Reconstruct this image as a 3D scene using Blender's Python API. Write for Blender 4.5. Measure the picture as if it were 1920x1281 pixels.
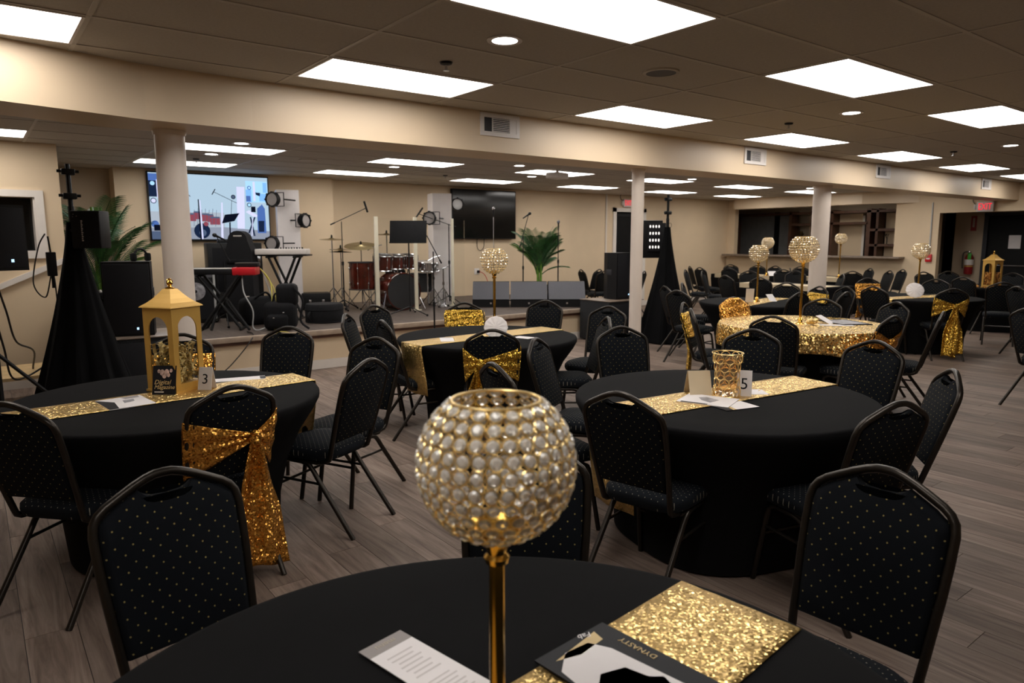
import bpy, bmesh, math, random
from mathutils import Vector, Matrix
random.seed(7)
for o in list(bpy.data.objects): bpy.data.objects.remove(o)
scene = bpy.context.scene
C = scene.collection
PI = math.pi
sin, cos = math.sin, math.cos

# ------------------------------------------------------------------ camera, world, exposure
CAM_H = 1.56
F_PX, YAW, PITCH, ROLL = 1316.0, 0.6549, -0.1434, -0.0022
fw = Vector((sin(YAW)*cos(PITCH), cos(YAW)*cos(PITCH), sin(PITCH)))
rt = Vector((cos(YAW), -sin(YAW), 0)); up = rt.cross(fw)
rt, up = cos(ROLL)*rt + sin(ROLL)*up, -sin(ROLL)*rt + cos(ROLL)*up
cam_d = bpy.data.cameras.new('camera'); cam = bpy.data.objects.new('camera', cam_d); C.objects.link(cam)
cam.matrix_world = Matrix(((rt.x, up.x, -fw.x, 0), (rt.y, up.y, -fw.y, 0), (rt.z, up.z, -fw.z, CAM_H), (0, 0, 0, 1)))
cam_d.sensor_width = 36.0; cam_d.lens = F_PX/1920*36.0; cam_d.clip_start = 0.02; cam_d.clip_end = 100
cam_d.dof.use_dof = True; cam_d.dof.focus_distance = 3.2; cam_d.dof.aperture_fstop = 4.6
scene.camera = cam
world = bpy.data.worlds.new('world'); scene.world = world; world.use_nodes = True
world.node_tree.nodes['Background'].inputs[0].default_value = (0.8, 0.85, 1, 1)
world.node_tree.nodes['Background'].inputs[1].default_value = 0.0
vs = scene.view_settings
vs.view_transform = 'Standard'; vs.look = 'None'; vs.gamma = 1.0; vs.use_curve_mapping = False
vs.exposure = 0.5
PANEL_E = 6.5          # radiance of the ceiling light panels
DOWN_E = 9.0           # radiance of the recessed downlights

# ------------------------------------------------------------------ materials
MATS = {}
def new_mat(name):
    m = bpy.data.materials.new(name); m.use_nodes = True; MATS[name] = m
    return m, m.node_tree.nodes, m.node_tree.links, m.node_tree.nodes['Principled BSDF']
def mat(name, col, rough=0.5, metal=0.0, var=0.06, scale=8.0, bump=0.0, bscale=200.0, spec=None, sheen=0.0, alpha=1.0, trans=0.0, ior=None, coat=0.0):
    m, N, L, b = new_mat(name)
    b.inputs['Roughness'].default_value = rough; b.inputs['Metallic'].default_value = metal
    if spec is not None: b.inputs['Specular IOR Level'].default_value = spec
    if sheen: b.inputs['Sheen Weight'].default_value = sheen
    if coat: b.inputs['Coat Weight'].default_value = coat
    if trans: b.inputs['Transmission Weight'].default_value = trans
    if ior: b.inputs['IOR'].default_value = ior
    b.inputs['Alpha'].default_value = alpha
    tc = N.new('ShaderNodeTexCoord')
    if var > 0:
        n = N.new('ShaderNodeTexNoise'); n.inputs['Scale'].default_value = scale; n.inputs['Detail'].default_value = 3
        L.new(tc.outputs['Object'], n.inputs['Vector'])
        r = N.new('ShaderNodeMapRange'); r.inputs[1].default_value = 0.3; r.inputs[2].default_value = 0.7
        r.inputs[3].default_value = 1-var; r.inputs[4].default_value = 1+var
        L.new(n.outputs['Fac'], r.inputs[0])
        x = N.new('ShaderNodeVectorMath'); x.operation = 'SCALE'; x.inputs[0].default_value = col
        L.new(r.outputs[0], x.inputs['Scale']); L.new(x.outputs[0], b.inputs['Base Color'])
    else:
        b.inputs['Base Color'].default_value = (*col, 1)
    if bump:
        n2 = N.new('ShaderNodeTexNoise'); n2.inputs['Scale'].default_value = bscale; n2.inputs['Detail'].default_value = 4
        L.new(tc.outputs['Object'], n2.inputs['Vector'])
        bp = N.new('ShaderNodeBump'); bp.inputs['Strength'].default_value = bump; bp.inputs['Distance'].default_value = 0.01
        L.new(n2.outputs['Fac'], bp.inputs['Height']); L.new(bp.outputs[0], b.inputs['Normal'])
    return m
def emit(name, col, s):
    m, N, L, b = new_mat(name)
    N.remove(b); e = N.new('ShaderNodeEmission'); e.inputs[0].default_value = (*col, 1); e.inputs[1].default_value = s
    L.new(e.outputs[0], N['Material Output'].inputs[0]); return m
def sequin(name, col, col2, size, k, rough=0.22):
    """gold sequins: each voronoi cell is a small mirror with its own tilt"""
    m, N, L, b = new_mat(name)
    tc = N.new('ShaderNodeTexCoord'); v = N.new('ShaderNodeTexVoronoi'); v.inputs['Scale'].default_value = 1.0/size
    L.new(tc.outputs['Object'], v.inputs['Vector'])
    s = N.new('ShaderNodeVectorMath'); s.operation = 'SUBTRACT'; s.inputs[1].default_value = (.5, .5, .5); L.new(v.outputs['Color'], s.inputs[0])
    sc = N.new('ShaderNodeVectorMath'); sc.operation = 'SCALE'; sc.inputs['Scale'].default_value = k; L.new(s.outputs[0], sc.inputs[0])
    g = N.new('ShaderNodeNewGeometry'); a = N.new('ShaderNodeVectorMath'); a.operation = 'ADD'
    L.new(g.outputs['Normal'], a.inputs[0]); L.new(sc.outputs[0], a.inputs[1])
    nn = N.new('ShaderNodeVectorMath'); nn.operation = 'NORMALIZE'; L.new(a.outputs[0], nn.inputs[0]); L.new(nn.outputs[0], b.inputs['Normal'])
    mx = N.new('ShaderNodeMix'); mx.data_type = 'RGBA'; mx.inputs[6].default_value = (*col, 1); mx.inputs[7].default_value = (*col2, 1)
    sp = N.new('ShaderNodeSeparateColor'); L.new(v.outputs['Color'], sp.inputs[0]); L.new(sp.outputs[0], mx.inputs[0]); L.new(mx.outputs[2], b.inputs['Base Color'])
    b.inputs['Metallic'].default_value = 0.85; b.inputs['Roughness'].default_value = rough
    return m
def dotted(name, base, dot, axes, p=0.028, r=0.085):
    """woven black upholstery with a diamond grid of small gold dots"""
    m, N, L, b = new_mat(name)
    tc = N.new('ShaderNodeTexCoord'); s = N.new('ShaderNodeSeparateXYZ'); L.new(tc.outputs['Object'], s.inputs[0])
    c = N.new('ShaderNodeCombineXYZ'); L.new(s.outputs[axes[0]], c.inputs[0]); L.new(s.outputs[axes[1]], c.inputs[1])
    mp = N.new('ShaderNodeMapping'); mp.inputs['Rotation'].default_value = (0, 0, PI/4); mp.inputs['Scale'].default_value = (1/p, 1/p, 1)
    L.new(c.outputs[0], mp.inputs[0])
    f = N.new('ShaderNodeVectorMath'); f.operation = 'FRACTION'; L.new(mp.outputs[0], f.inputs[0])
    sb = N.new('ShaderNodeVectorMath'); sb.operation = 'SUBTRACT'; sb.inputs[1].default_value = (.5, .5, 0); L.new(f.outputs[0], sb.inputs[0])
    ln = N.new('ShaderNodeVectorMath'); ln.operation = 'LENGTH'; L.new(sb.outputs[0], ln.inputs[0])
    lt = N.new('ShaderNodeMath'); lt.operation = 'LESS_THAN'; lt.inputs[1].default_value = r; L.new(ln.outputs['Value'], lt.inputs[0])
    mx = N.new('ShaderNodeMix'); mx.data_type = 'RGBA'; mx.inputs[6].default_value = (*base, 1); mx.inputs[7].default_value = (*dot, 1)
    L.new(lt.outputs[0], mx.inputs[0]); L.new(mx.outputs[2], b.inputs['Base Color'])
    b.inputs['Roughness'].default_value = 0.9; b.inputs['Specular IOR Level'].default_value = 0.18
    n2 = N.new('ShaderNodeTexNoise'); n2.inputs['Scale'].default_value = 900; L.new(tc.outputs['Object'], n2.inputs['Vector'])
    bp = N.new('ShaderNodeBump'); bp.inputs['Strength'].default_value = 0.3; bp.inputs['Distance'].default_value = 0.002
    L.new(n2.outputs['Fac'], bp.inputs['Height']); L.new(bp.outputs[0], b.inputs['Normal'])
    return m
def wood(name, per_island, cols, rough=0.55):
    """grey brown vinyl plank, grain along local y, own tone for each plank"""
    m, N, L, b = new_mat(name)
    tc = N.new('ShaderNodeTexCoord')
    if per_island:
        g = N.new('ShaderNodeNewGeometry'); rnd = g.outputs['Random Per Island']
    else:
        g = N.new('ShaderNodeObjectInfo'); rnd = g.outputs['Random']
    off = N.new('ShaderNodeVectorMath'); off.operation = 'SCALE'; off.inputs[0].default_value = (31, 57, 13); L.new(rnd, off.inputs['Scale'])
    ad = N.new('ShaderNodeVectorMath'); ad.operation = 'ADD'; L.new(tc.outputs['Object'], ad.inputs[0]); L.new(off.outputs[0], ad.inputs[1])
    mp = N.new('ShaderNodeMapping'); mp.inputs['Scale'].default_value = (22, 1.6, 1); L.new(ad.outputs[0], mp.inputs[0])
    n = N.new('ShaderNodeTexNoise'); n.inputs['Scale'].default_value = 1.0; n.inputs['Detail'].default_value = 6; n.inputs['Roughness'].default_value = .65
    n.inputs['Distortion'].default_value = 1.2; L.new(mp.outputs[0], n.inputs['Vector'])
    cr = N.new('ShaderNodeValToRGB'); e = cr.color_ramp.elements
    e[0].position = .3; e[0].color = (*cols[0], 1); e[1].position = .72; e[1].color = (*cols[2], 1)
    k = cr.color_ramp.elements.new(.5); k.color = (*cols[1], 1); L.new(n.outputs['Fac'], cr.inputs[0])
    r = N.new('ShaderNodeMapRange'); r.inputs[3].default_value = .72; r.inputs[4].default_value = 1.22; L.new(rnd, r.inputs[0])
    x = N.new('ShaderNodeVectorMath'); x.operation = 'SCALE'; L.new(cr.outputs[0], x.inputs[0]); L.new(r.outputs[0], x.inputs['Scale'])
    L.new(x.outputs[0], b.inputs['Base Color']); b.inputs['Roughness'].default_value = rough; b.inputs['Specular IOR Level'].default_value = .22
    bp = N.new('ShaderNodeBump'); bp.inputs['Strength'].default_value = .15; bp.inputs['Distance'].default_value = .003
    L.new(n.outputs['Fac'], bp.inputs['Height']); L.new(bp.outputs[0], b.inputs['Normal'])
    return m
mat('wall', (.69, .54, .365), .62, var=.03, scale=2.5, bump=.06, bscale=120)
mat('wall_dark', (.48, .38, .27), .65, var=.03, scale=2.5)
mat('beam', (.70, .55, .385), .42, var=.03, scale=1.5, bump=.04, bscale=60)
mat('tile', (.50, .46, .41), .9, var=.05, scale=60, bump=.25, bscale=260)
mat('tbar', (.52, .48, .43), .5, var=.02)
mat('white_trim', (.74, .68, .62), .45, var=.03)
mat('column', (.76, .66, .58), .4, var=.03, scale=3)
mat('white_box', (.78, .73, .72), .5, var=.03)
mat('vent_white', (.72, .67, .64), .4, var=.02)
mat('dark_gap', (.02, .02, .025), .6, var=.1)
mat('black_plastic', (.0065, .0065, .0075), .5, var=.15, scale=30, spec=.25)
mat('black_soft', (.007, .007, .008), .8, spec=.2, var=.2, scale=40, bump=.2, bscale=300)
mat('black_carpet', (.028, .029, .031), .95, spec=.15, var=.2, scale=90, bump=.4, bscale=500)
mat('grille', (.012, .012, .0145), .6, spec=.2, var=.1, scale=200, bump=.2, bscale=900)
mat('monitor_grey', (.085, .085, .1), .6, var=.08, scale=80, bump=.2, bscale=900)
mat('chair_metal', (.032, .026, .021), .34, .7, var=.1, scale=20)
mat('chrome', (.62, .62, .64), .18, 1.0, var=.02)
mat('stand_black', (.006, .006, .0065), .45, .1, var=.1, spec=.3)
mat('cloth_black', (.0055, .0053, .0058), .92, spec=.11, var=.08, scale=12, bump=.1, bscale=900)
mat('drape_black', (.0045, .0045, .005), .95, spec=.08, var=.2, scale=6)
mat('gold_metal', (.75, .46, .10), .17, 1.0, var=.03)
mat('gold_pale', (.95, .70, .30), .30, .8, var=.03)
mat('lantern_gold', (.62, .37, .085), .42, .35, var=.06, scale=5)
mat('raffia', (.56, .42, .16), .7, var=.35, scale=60)
mat('raffia_orange', (.55, .25, .05), .7, var=.35, scale=60)
mat('paper', (.80, .76, .76), .55, var=.02)
mat('paper_tan', (.62, .5, .33), .6, var=.04)
mat('ink_grey', (.30, .27, .26), .6, var=.05)
mat('ink_soft', (.60, .56, .55), .6, var=.02)
mat('ink_black', (.009, .009, .012), .55, var=.1, spec=.2)
mat('ink_gold', (.62, .45, .2), .5, var=.05)
mat('ink_text', (.42, .36, .28), .5, var=.05)
mat('photo_grey', (.30, .29, .31), .4, var=.5, scale=24)
mat('photo_pink', (.6, .42, .36), .4, var=.4, scale=60)
mat('glass_bead', (1.0, .96, .9), .04, trans=.58, ior=1.6, var=0)
mat('bead_far', (1.0, .88, .72), .10, .6, var=.45, scale=220)
mat('amber_glass', (.97, .80, .58), .05, trans=.93, ior=1.15, var=.02)
mat('acrylic', (.97, .98, .98), .03, trans=1.0, ior=1.1, var=0)
mat('bar_glass', (.17, .17, .165), .4, var=.1)
mat('cream_post', (.82, .76, .6), .5, var=.03)
mat('drum_red', (.085, .012, .006), .22, var=.5, scale=5, coat=.5)
mat('drum_head', (.03, .03, .033), .5, var=.1)
mat('brass', (.34, .27, .14), .34, 1.0, var=.12, scale=20)
mat('red_plastic', (.55, .012, .02), .35, var=.05)
mat('red_dark', (.28, .012, .014), .4, var=.1)
mat('green_tag', (.06, .42, .05), .5, var=.05)
mat('yellow', (.62, .52, .08), .5, var=.1)
mat('cable_grey', (.42, .42, .42), .5, var=.05)
mat('cable_black', (.015, .013, .012), .5, var=.1)
mat('bar_wood', (.085, .035, .018), .42, var=.25, scale=9)
mat('ledge', (.20, .15, .115), .4, var=.2, scale=14)
mat('nosing', (.40, .31, .235), .45, var=.15, scale=9)
mat('light_wood', (.52, .36, .18), .5, var=.15, scale=9)
mat('leaf', (.022, .085, .02), .4, var=.45, scale=14)
mat('leaf_light', (.09, .22, .03), .4, var=.4, scale=14)
mat('stalk', (.12, .26, .03), .45, var=.25, scale=18)
mat('bag', (.0055, .0055, .007), .75, spec=.2, var=.3, scale=30, bump=.2, bscale=500)
mat('case_grey', (.0125, .0125, .0145), .8, spec=.2, var=.15, scale=40, bump=.25, bscale=500)
mat('door_dark', (.005, .005, .0055), .5, var=.2, spec=.15)
mat('screen_black', (.006, .006, .006), .12, var=.1)
mat('napkin', (.80, .74, .72), .7, var=.06, scale=30)
mat('key_white', (.75, .7, .66), .4, var=.02)
sequin('sequin_runner', (.92, .66, .27), (.66, .42, .13), .0052, 1.0, .28)
sequin('sequin_sash', (.90, .46, .10), (.56, .24, .035), .0075, 1.15, .25)
sequin('sequin_sash_gold', (.90, .58, .10), (.56, .32, .04), .0075, 1.15, .25)
sequin('sequin_far', (.92, .66, .27), (.58, .36, .10), .0115, 1.15, .26)
dotted('fabric_back', (.0034, .0045, .0068), (.27, .21, .08), (0, 2), p=.0305, r=.075)
dotted('fabric_seat', (.0058, .0075, .0105), (.25, .23, .18), (0, 1), p=.022, r=.09)
WC = ((.115, .080, .064), (.205, .150, .120), (.30, .232, .190))
wood('plank', False, WC); wood('plank_far', True, WC); wood('stage_wood', False, ((.085, .064, .052), (.14, .108, .09), (.20, .16, .135)))
emit('panel_light', (1.0, .955, .90), PANEL_E); emit('down_light', (1.0, .95, .90), DOWN_E)
emit('bar_light', (1.0, .95, .88), 2.4); emit('exit_red', (1.0, .015, .04), .85); emit('led_white', (1, .93, .85), 1.0); emit('logo_led', (.45, .7, 1), 1.2)
M = MATS

# ------------------------------------------------------------------ mesh helpers
class MB:
    def __init__(s): s.v = []; s.f = []; s.mi = []; s.cur = 0; s.X = None
    def add(s, vs, fs):
        b = len(s.v)
        if s.X is not None: vs = [s.X @ Vector(p) for p in vs]
        s.v += [tuple(p) for p in vs]; s.f += [tuple(i+b for i in f) for f in fs]; s.mi += [s.cur]*len(fs); return s
    def box(s, x0, x1, y0, y1, z0, z1):
        return s.add([(x0,y0,z0),(x1,y0,z0),(x1,y1,z0),(x0,y1,z0),(x0,y0,z1),(x1,y0,z1),(x1,y1,z1),(x0,y1,z1)],
                     [(0,3,2,1),(4,5,6,7),(0,1,5,4),(1,2,6,5),(2,3,7,6),(3,0,4,7)])
    def rbox(s, x0, x1, y0, y1, z0, z1, b=.01, seg=2):
        bm = bmesh.new(); bmesh.ops.create_cube(bm, size=1)
        for v in bm.verts: v.co = Vector(((x0+x1)/2+v.co.x*(x1-x0), (y0+y1)/2+v.co.y*(y1-y0), (z0+z1)/2+v.co.z*(z1-z0)))
        bmesh.ops.bevel(bm, geom=bm.edges[:], offset=b, segments=seg, profile=.5, affect='EDGES')
        bm.verts.index_update(); r = s.add([v.co.copy() for v in bm.verts], [[v.index for v in f.verts] for f in bm.faces]); bm.free(); return r
    def tube(s, pts, r, n=8, closed=False, flat=1.0):
        pts = [Vector(p) for p in pts]; m = len(pts); rs = r if isinstance(r, (list, tuple)) else [r]*m
        vs = []; prev = None
        for i, p in enumerate(pts):
            if closed: t = pts[(i+1) % m]-pts[i-1]
            else: t = pts[min(i+1, m-1)]-pts[max(i-1, 0)]
            if t.length < 1e-9: t = Vector((0, 0, 1))
            t.normalize()
            if prev is None:
                a = Vector((0, 0, 1)) if abs(t.z) < .9 else Vector((1, 0, 0)); e = t.cross(a).normalized()
            else:
                e = prev - t*prev.dot(t)
                e = e.normalized() if e.length > 1e-6 else t.orthogonal().normalized()
            prev = e; g = t.cross(e)
            for k in range(n):
                an = 2*PI*k/n; vs.append(p + e*cos(an)*rs[i] + g*sin(an)*rs[i]*flat)
        fs = []
        for i in range(m if closed else m-1):
            j = (i+1) % m
            for k in range(n): fs.append((i*n+k, i*n+(k+1) % n, j*n+(k+1) % n, j*n+k))
        if not closed: fs += [tuple(range(n))[::-1], tuple((m-1)*n+k for k in range(n))]
        return s.add(vs, fs)
    def lathe(s, prof, n=24, c=(0, 0, 0), caps=True):
        vs = []; fs = []; m = len(prof)
        for r, z in prof:
            for k in range(n): a = 2*PI*k/n; vs.append((c[0]+r*cos(a), c[1]+r*sin(a), c[2]+z))
        for i in range(m-1):
            for k in range(n): fs.append((i*n+k, i*n+(k+1) % n, (i+1)*n+(k+1) % n, (i+1)*n+k))
        if caps:
            if prof[0][0] > 1e-6: fs.append(tuple(range(n))[::-1])
            if prof[-1][0] > 1e-6: fs.append(tuple((m-1)*n+k for k in range(n)))
        return s.add(vs, fs)
    def grid(s, fn, nu, nv):
        vs = [fn(i/nu, j/nv) for j in range(nv+1) for i in range(nu+1)]
        return s.add(vs, [(j*(nu+1)+i, j*(nu+1)+i+1, (j+1)*(nu+1)+i+1, (j+1)*(nu+1)+i) for j in range(nv) for i in range(nu)])
    def prism(s, out, z0, z1, mp=lambda x, y, z: (x, y, z)):
        n = len(out)
        return s.add([mp(x, y, z0) for x, y in out]+[mp(x, y, z1) for x, y in out],
                     [tuple(range(n))[::-1], tuple(range(n, 2*n))]+[(i, (i+1) % n, n+(i+1) % n, n+i) for i in range(n)])
    def poly(s, pts): return s.add(pts, [tuple(range(len(pts)))])
    def ball(s, c, r, n=12, m=8, sz=1.0):
        return s.lathe([(max(r*sin(PI*i/m), 0 if i in (0, m) else 1e-4), -r*sz*cos(PI*i/m)) for i in range(m+1)], n, c, caps=False)
    def torus(s, c, R, r, X=None, n=12, m=4):
        X = X or Matrix.Identity(3)
        return s.tube([Vector(c)+X @ Vector((R*cos(2*PI*k/n), R*sin(2*PI*k/n), 0)) for k in range(n)], r, m, closed=True)
    def mesh(s, name, mats, smooth=True, ang=38):
        me = bpy.data.meshes.new(name); me.from_pydata(s.v, [], s.f)
        for m in (mats if isinstance(mats, (list, tuple)) else [mats]): me.materials.append(M[m] if isinstance(m, str) else m)
        if len(me.materials) > 1: me.polygons.foreach_set('material_index', s.mi)
        bm = bmesh.new(); bm.from_mesh(me); bmesh.ops.recalc_face_normals(bm, faces=bm.faces); bm.to_mesh(me); bm.free()
        if smooth:
            me.polygons.foreach_set('use_smooth', [True]*len(me.polygons)); me.set_sharp_from_angle(angle=math.radians(ang))
        me.update(); return me
    def obj(s, name, mats, parent=None, loc=None, rotz=0, **k):
        return link(name, s.mesh(name, mats, **k), parent, loc, rotz)
def link(name, me, parent=None, loc=None, rotz=0):
    o = bpy.data.objects.new(name, me); C.objects.link(o)
    if parent: o.parent = parent
    if loc: o.location = loc
    if rotz: o.rotation_euler = (0, 0, rotz)
    return o
def tag(o, label, cat, group=None, kind=None):
    o['label'] = label
    if cat: o['category'] = cat
    if group: o['group'] = group
    if kind: o['kind'] = kind
    return o
def thing(name, label, cat, loc=(0, 0, 0), rotz=0, group=None, kind=None):
    o = bpy.data.objects.new(name, None); C.objects.link(o); o.empty_display_size = .1
    o.location = loc; o.rotation_euler = (0, 0, rotz); return tag(o, label, cat, group, kind)
def struct(o, label=None):
    o['kind'] = 'structure'
    if label: o['label'] = label
    return o
def dup(root, loc=None, rotz=None, label=None):
    r = root.copy(); C.objects.link(r)
    if loc is not None: r.location = loc
    if rotz is not None: r.rotation_euler = (0, 0, rotz)
    if label: r['label'] = label
    def kids(a, b):
        for ch in list(a.children):
            c = ch.copy(); C.objects.link(c); c.parent = b; kids(ch, c)
    kids(root, r); return r
def face(fx, fy): return math.atan2(-fx, fy)        # turn local +y towards (fx, fy)
def text_mesh(body, size, extrude=.0004, align='CENTER', shear=0.0):
    cu = bpy.data.curves.new('lettering', 'FONT'); cu.body = body; cu.size = size; cu.extrude = extrude; cu.align_x = align; cu.align_y = 'CENTER'; cu.shear = shear
    cu.resolution_u = 3
    t = bpy.data.objects.new('lettering', cu); C.objects.link(t)
    dg = bpy.context.evaluated_depsgraph_get(); me = bpy.data.meshes.new_from_object(t.evaluated_get(dg))
    bpy.data.objects.remove(t); bpy.data.curves.remove(cu); return me
def lettering(body, size, material, parent, mtx, name='lettering', **k):
    me = text_mesh(body, size, **k); me.materials.clear(); me.materials.append(M[material])
    o = link(name, me, parent); o.matrix_local = mtx; return o
def basis(o, x, y):
    x = Vector(x).normalized(); y = Vector(y).normalized(); z = x.cross(y)
    return Matrix(((x.x, y.x, z.x, o[0]), (x.y, y.y, z.y, o[1]), (x.z, y.z, z.z, o[2]), (0, 0, 0, 1)))
def smooth_path(pts, k=6):
    pts = [Vector(p) for p in pts]; out = []
    P = [pts[0]]+pts+[pts[-1]]
    for i in range(1, len(P)-2):
        for j in range(k):
            t = j/k; a, b, c, d = P[i-1], P[i], P[i+1], P[i+2]
            out.append(.5*((2*b)+(c-a)*t+(2*a-5*b+4*c-d)*t*t+(3*b-a-3*c+d)*t**3))
    out.append(pts[-1]); return out

# ------------------------------------------------------------------ the room
HC, HC2 = 2.625, 2.58
U0, U1, V0, VB = -3.2, 16.06, -3.2, 11.5
VBEAM0, VBEAM1, ZBEAM = 4.95, 5.42, 2.30
floor = struct(MB().box(U0-.2, 18.2, V0-.2, VB+1.4, -.12, -.006).obj('floor', 'dark_gap', smooth=False), 'grey brown wood plank floor of the hall')
def proj(p):
    d = Vector(p)-Vector((0, 0, CAM_H)); z = d.dot(fw)
    return (None, None, z) if z < .1 else (960+F_PX*d.dot(rt)/z, 640.5-F_PX*d.dot(up)/z, z)
PW, PL = .18, 1.22
planks = []
col = 0; x = U0
while x < 18.0:
    y = V0 - ((col*.43) % 1)*PL
    while y < VB+.6:
        cx, cy = x+PW/2, y+PL/2
        if not (cx > 1.9 and cx < 8.3 and cy > 8.9):
            px, py, z = proj((cx, cy, 0))
            seen = px is not None and -60 < px < 1980 and 560 < py < 1340
            planks.append(((1/(z*z*z) if seen else 0), cx, cy))
        y += PL
    x += PW; col += 1
planks.sort(reverse=True)
pm = MB().box(-PW/2+.0012, PW/2-.0012, -PL/2+.0012, PL/2-.0012, -.006, 0).mesh('plank', 'plank', smooth=False)
for a, cx, cy in planks[:300]: link('plank', pm, floor, (cx, cy, 0))
mb = MB()
for a, cx, cy in planks[300:]: mb.box(cx-PW/2+.0012, cx+PW/2-.0012, cy-PL/2+.0012, cy+PL/2-.0012, -.006, 0)
o = mb.obj('planks', 'plank_far', floor, smooth=False); o['kind'] = 'stuff'

# ceilings: slab, lay-in tiles and T-bars
ceil_n = struct(MB().box(U0-.2, 18.2, V0-.2, VBEAM1, HC+.03, HC+.15).obj('ceiling', 'tile', smooth=False), 'suspended tile ceiling over the tables')
ceil_f = struct(MB().box(U0-.2, 18.2, VBEAM1, VB+1.4, HC2+.03, HC2+.15).obj('ceiling', 'tile', smooth=False), 'suspended tile ceiling over the stage')
GU, GN, GF = 1.775, 4.04, 8.05
near_panels = [(-1, 0), (0, 0), (1, 0), (2, 0), (3, 0), (4, 0), (5, 0), (0, -3), (1, -3), (2, -3), (0, -6), (-1, -6)]
far_panels = [(-1, 0)]+[(i, 0) for i in range(0, 6)]+[(i, 3) for i in range(0, 6)]+[(i, -3) for i in range(0, 6)]
tm = MB().box(0, 1.219, 0, .6096, .002, .02).mesh('ceiling_tile', 'tile', smooth=False)
def tiles(parent, v_lo, v_hi, gv, h, panels):
    used = {(2*i, j) for i, j in panels}
    mb = MB(); n = 0
    j0 = math.ceil((v_lo-gv)/.6096)-1; j1 = int((v_hi-gv)/.6096)+1
    i0 = int((U0-GU)/1.219)-1; i1 = int((16.0-GU)/1.219)
    for j in range(j0, j1+1):
        for i in range(i0, i1+1):
            u, v = GU+i*1.219, gv+j*.6096
            if v < v_lo-.35 or v+.6096 > v_hi+.35: continue
            if (i, j) in used: continue
            px, py, z = proj((u+.6, v+.3, h))
            if px is None or px < -500 or px > 2400 or py < -420: continue
            link('ceiling_tile', tm, parent, (u, v, h)); n += 1
    for i in range(i0, i1+2): mb.box(GU+i*1.219-.012, GU+i*1.219+.012, v_lo, v_hi, h-.002, h+.02)
    for j in range(j0, j1+2):
        v = gv+j*.6096
        if v_lo < v < v_hi: mb.box(U0, 16.05, v-.012, v+.012, h-.0025, h+.02)
    mb.obj('ceiling_grid', 'tbar', parent, smooth=False)
tiles(ceil_n, V0, VBEAM0, GN, HC, near_panels)
tiles(ceil_f, VBEAM1, VB, GF, HC2, far_panels)

# walls
def wall(name, label, fn, m='wall'):
    mb = MB(); fn(mb); return struct(mb.obj(name, m, smooth=False), label)
wall('wall_back', 'beige back wall behind the stage', lambda m: (m.box(1.69, 4.9, VB-.22, VB+.2, 0, 2.75), m.box(4.9, 11.84, VB, VB+.2, 0, 2.75),
     m.box(11.84, 12.74, VB, VB+.2, 2.2, 2.75), m.box(12.74, 16.3, VB, VB+.2, 0, 2.75)))
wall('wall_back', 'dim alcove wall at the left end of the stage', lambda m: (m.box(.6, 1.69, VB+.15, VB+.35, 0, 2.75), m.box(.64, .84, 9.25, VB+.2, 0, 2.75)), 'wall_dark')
wall('wall_left', 'beige wall with a framed window left of the stage', lambda m: (m.box(U0, -.6, 9.05, 9.25, 0, 2.75), m.box(.6, .84, 9.05, 9.25, 0, 2.75),
     m.box(-.6, .6, 9.05, 9.25, 2.02, 2.75), m.box(-.6, .6, 9.05, 9.25, 0, 1.46)))
wall('wall_left', 'beige side wall out at the far left', lambda m: m.box(U0-.2, U0, V0, 9.3, 0, 2.75))
wall('wall_near', 'beige wall behind the camera', lambda m: m.box(U0, 18, V0-.2, V0, 0, 2.75))
wall('wall_right', 'beige bar wall with a wide serving opening', lambda m: (m.box(U1, U1+.15, 11.27, VB+.1, 0, 2.75), m.box(U1, U1+.15, 7.2, 11.27, 0, 1.14),
     m.box(U1, U1+.15, 7.2, 11.27, 2.34, 2.75), m.box(U1, U1+.15, 6.32, 7.2, 0, 2.75), m.box(U1, U1+.15, 4.0, 6.32, 2.10, 2.75), m.box(U1, U1+.15, V0, 4.0, 0, 2.75)))
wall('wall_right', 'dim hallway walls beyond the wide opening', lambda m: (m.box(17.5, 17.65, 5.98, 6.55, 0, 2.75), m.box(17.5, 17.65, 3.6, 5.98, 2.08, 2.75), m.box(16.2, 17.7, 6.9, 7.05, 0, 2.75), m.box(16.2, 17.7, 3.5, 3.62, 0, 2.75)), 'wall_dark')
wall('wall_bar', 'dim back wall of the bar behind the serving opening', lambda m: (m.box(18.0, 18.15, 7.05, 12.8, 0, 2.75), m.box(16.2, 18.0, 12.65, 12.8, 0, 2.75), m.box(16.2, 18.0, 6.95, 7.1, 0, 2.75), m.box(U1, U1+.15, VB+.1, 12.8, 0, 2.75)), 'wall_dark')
# beam with the slight bend at its left end
def beam(m):
    a = [(U0, 3.75), (.20, 4.73), (.94, 4.92), (1.6, VBEAM0), (U1, VBEAM0)]
    b = [(U1, VBEAM1), (1.6, VBEAM1), (.8, 5.40), (.2, 5.24), (U0, 4.3)]
    m.prism(a+b, ZBEAM, 2.74)
struct(beam.__call__(mb := MB()) or mb.obj('ceiling_beam', 'beam', smooth=False), 'long beige boxed ceiling beam crossing the hall on columns')
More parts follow.
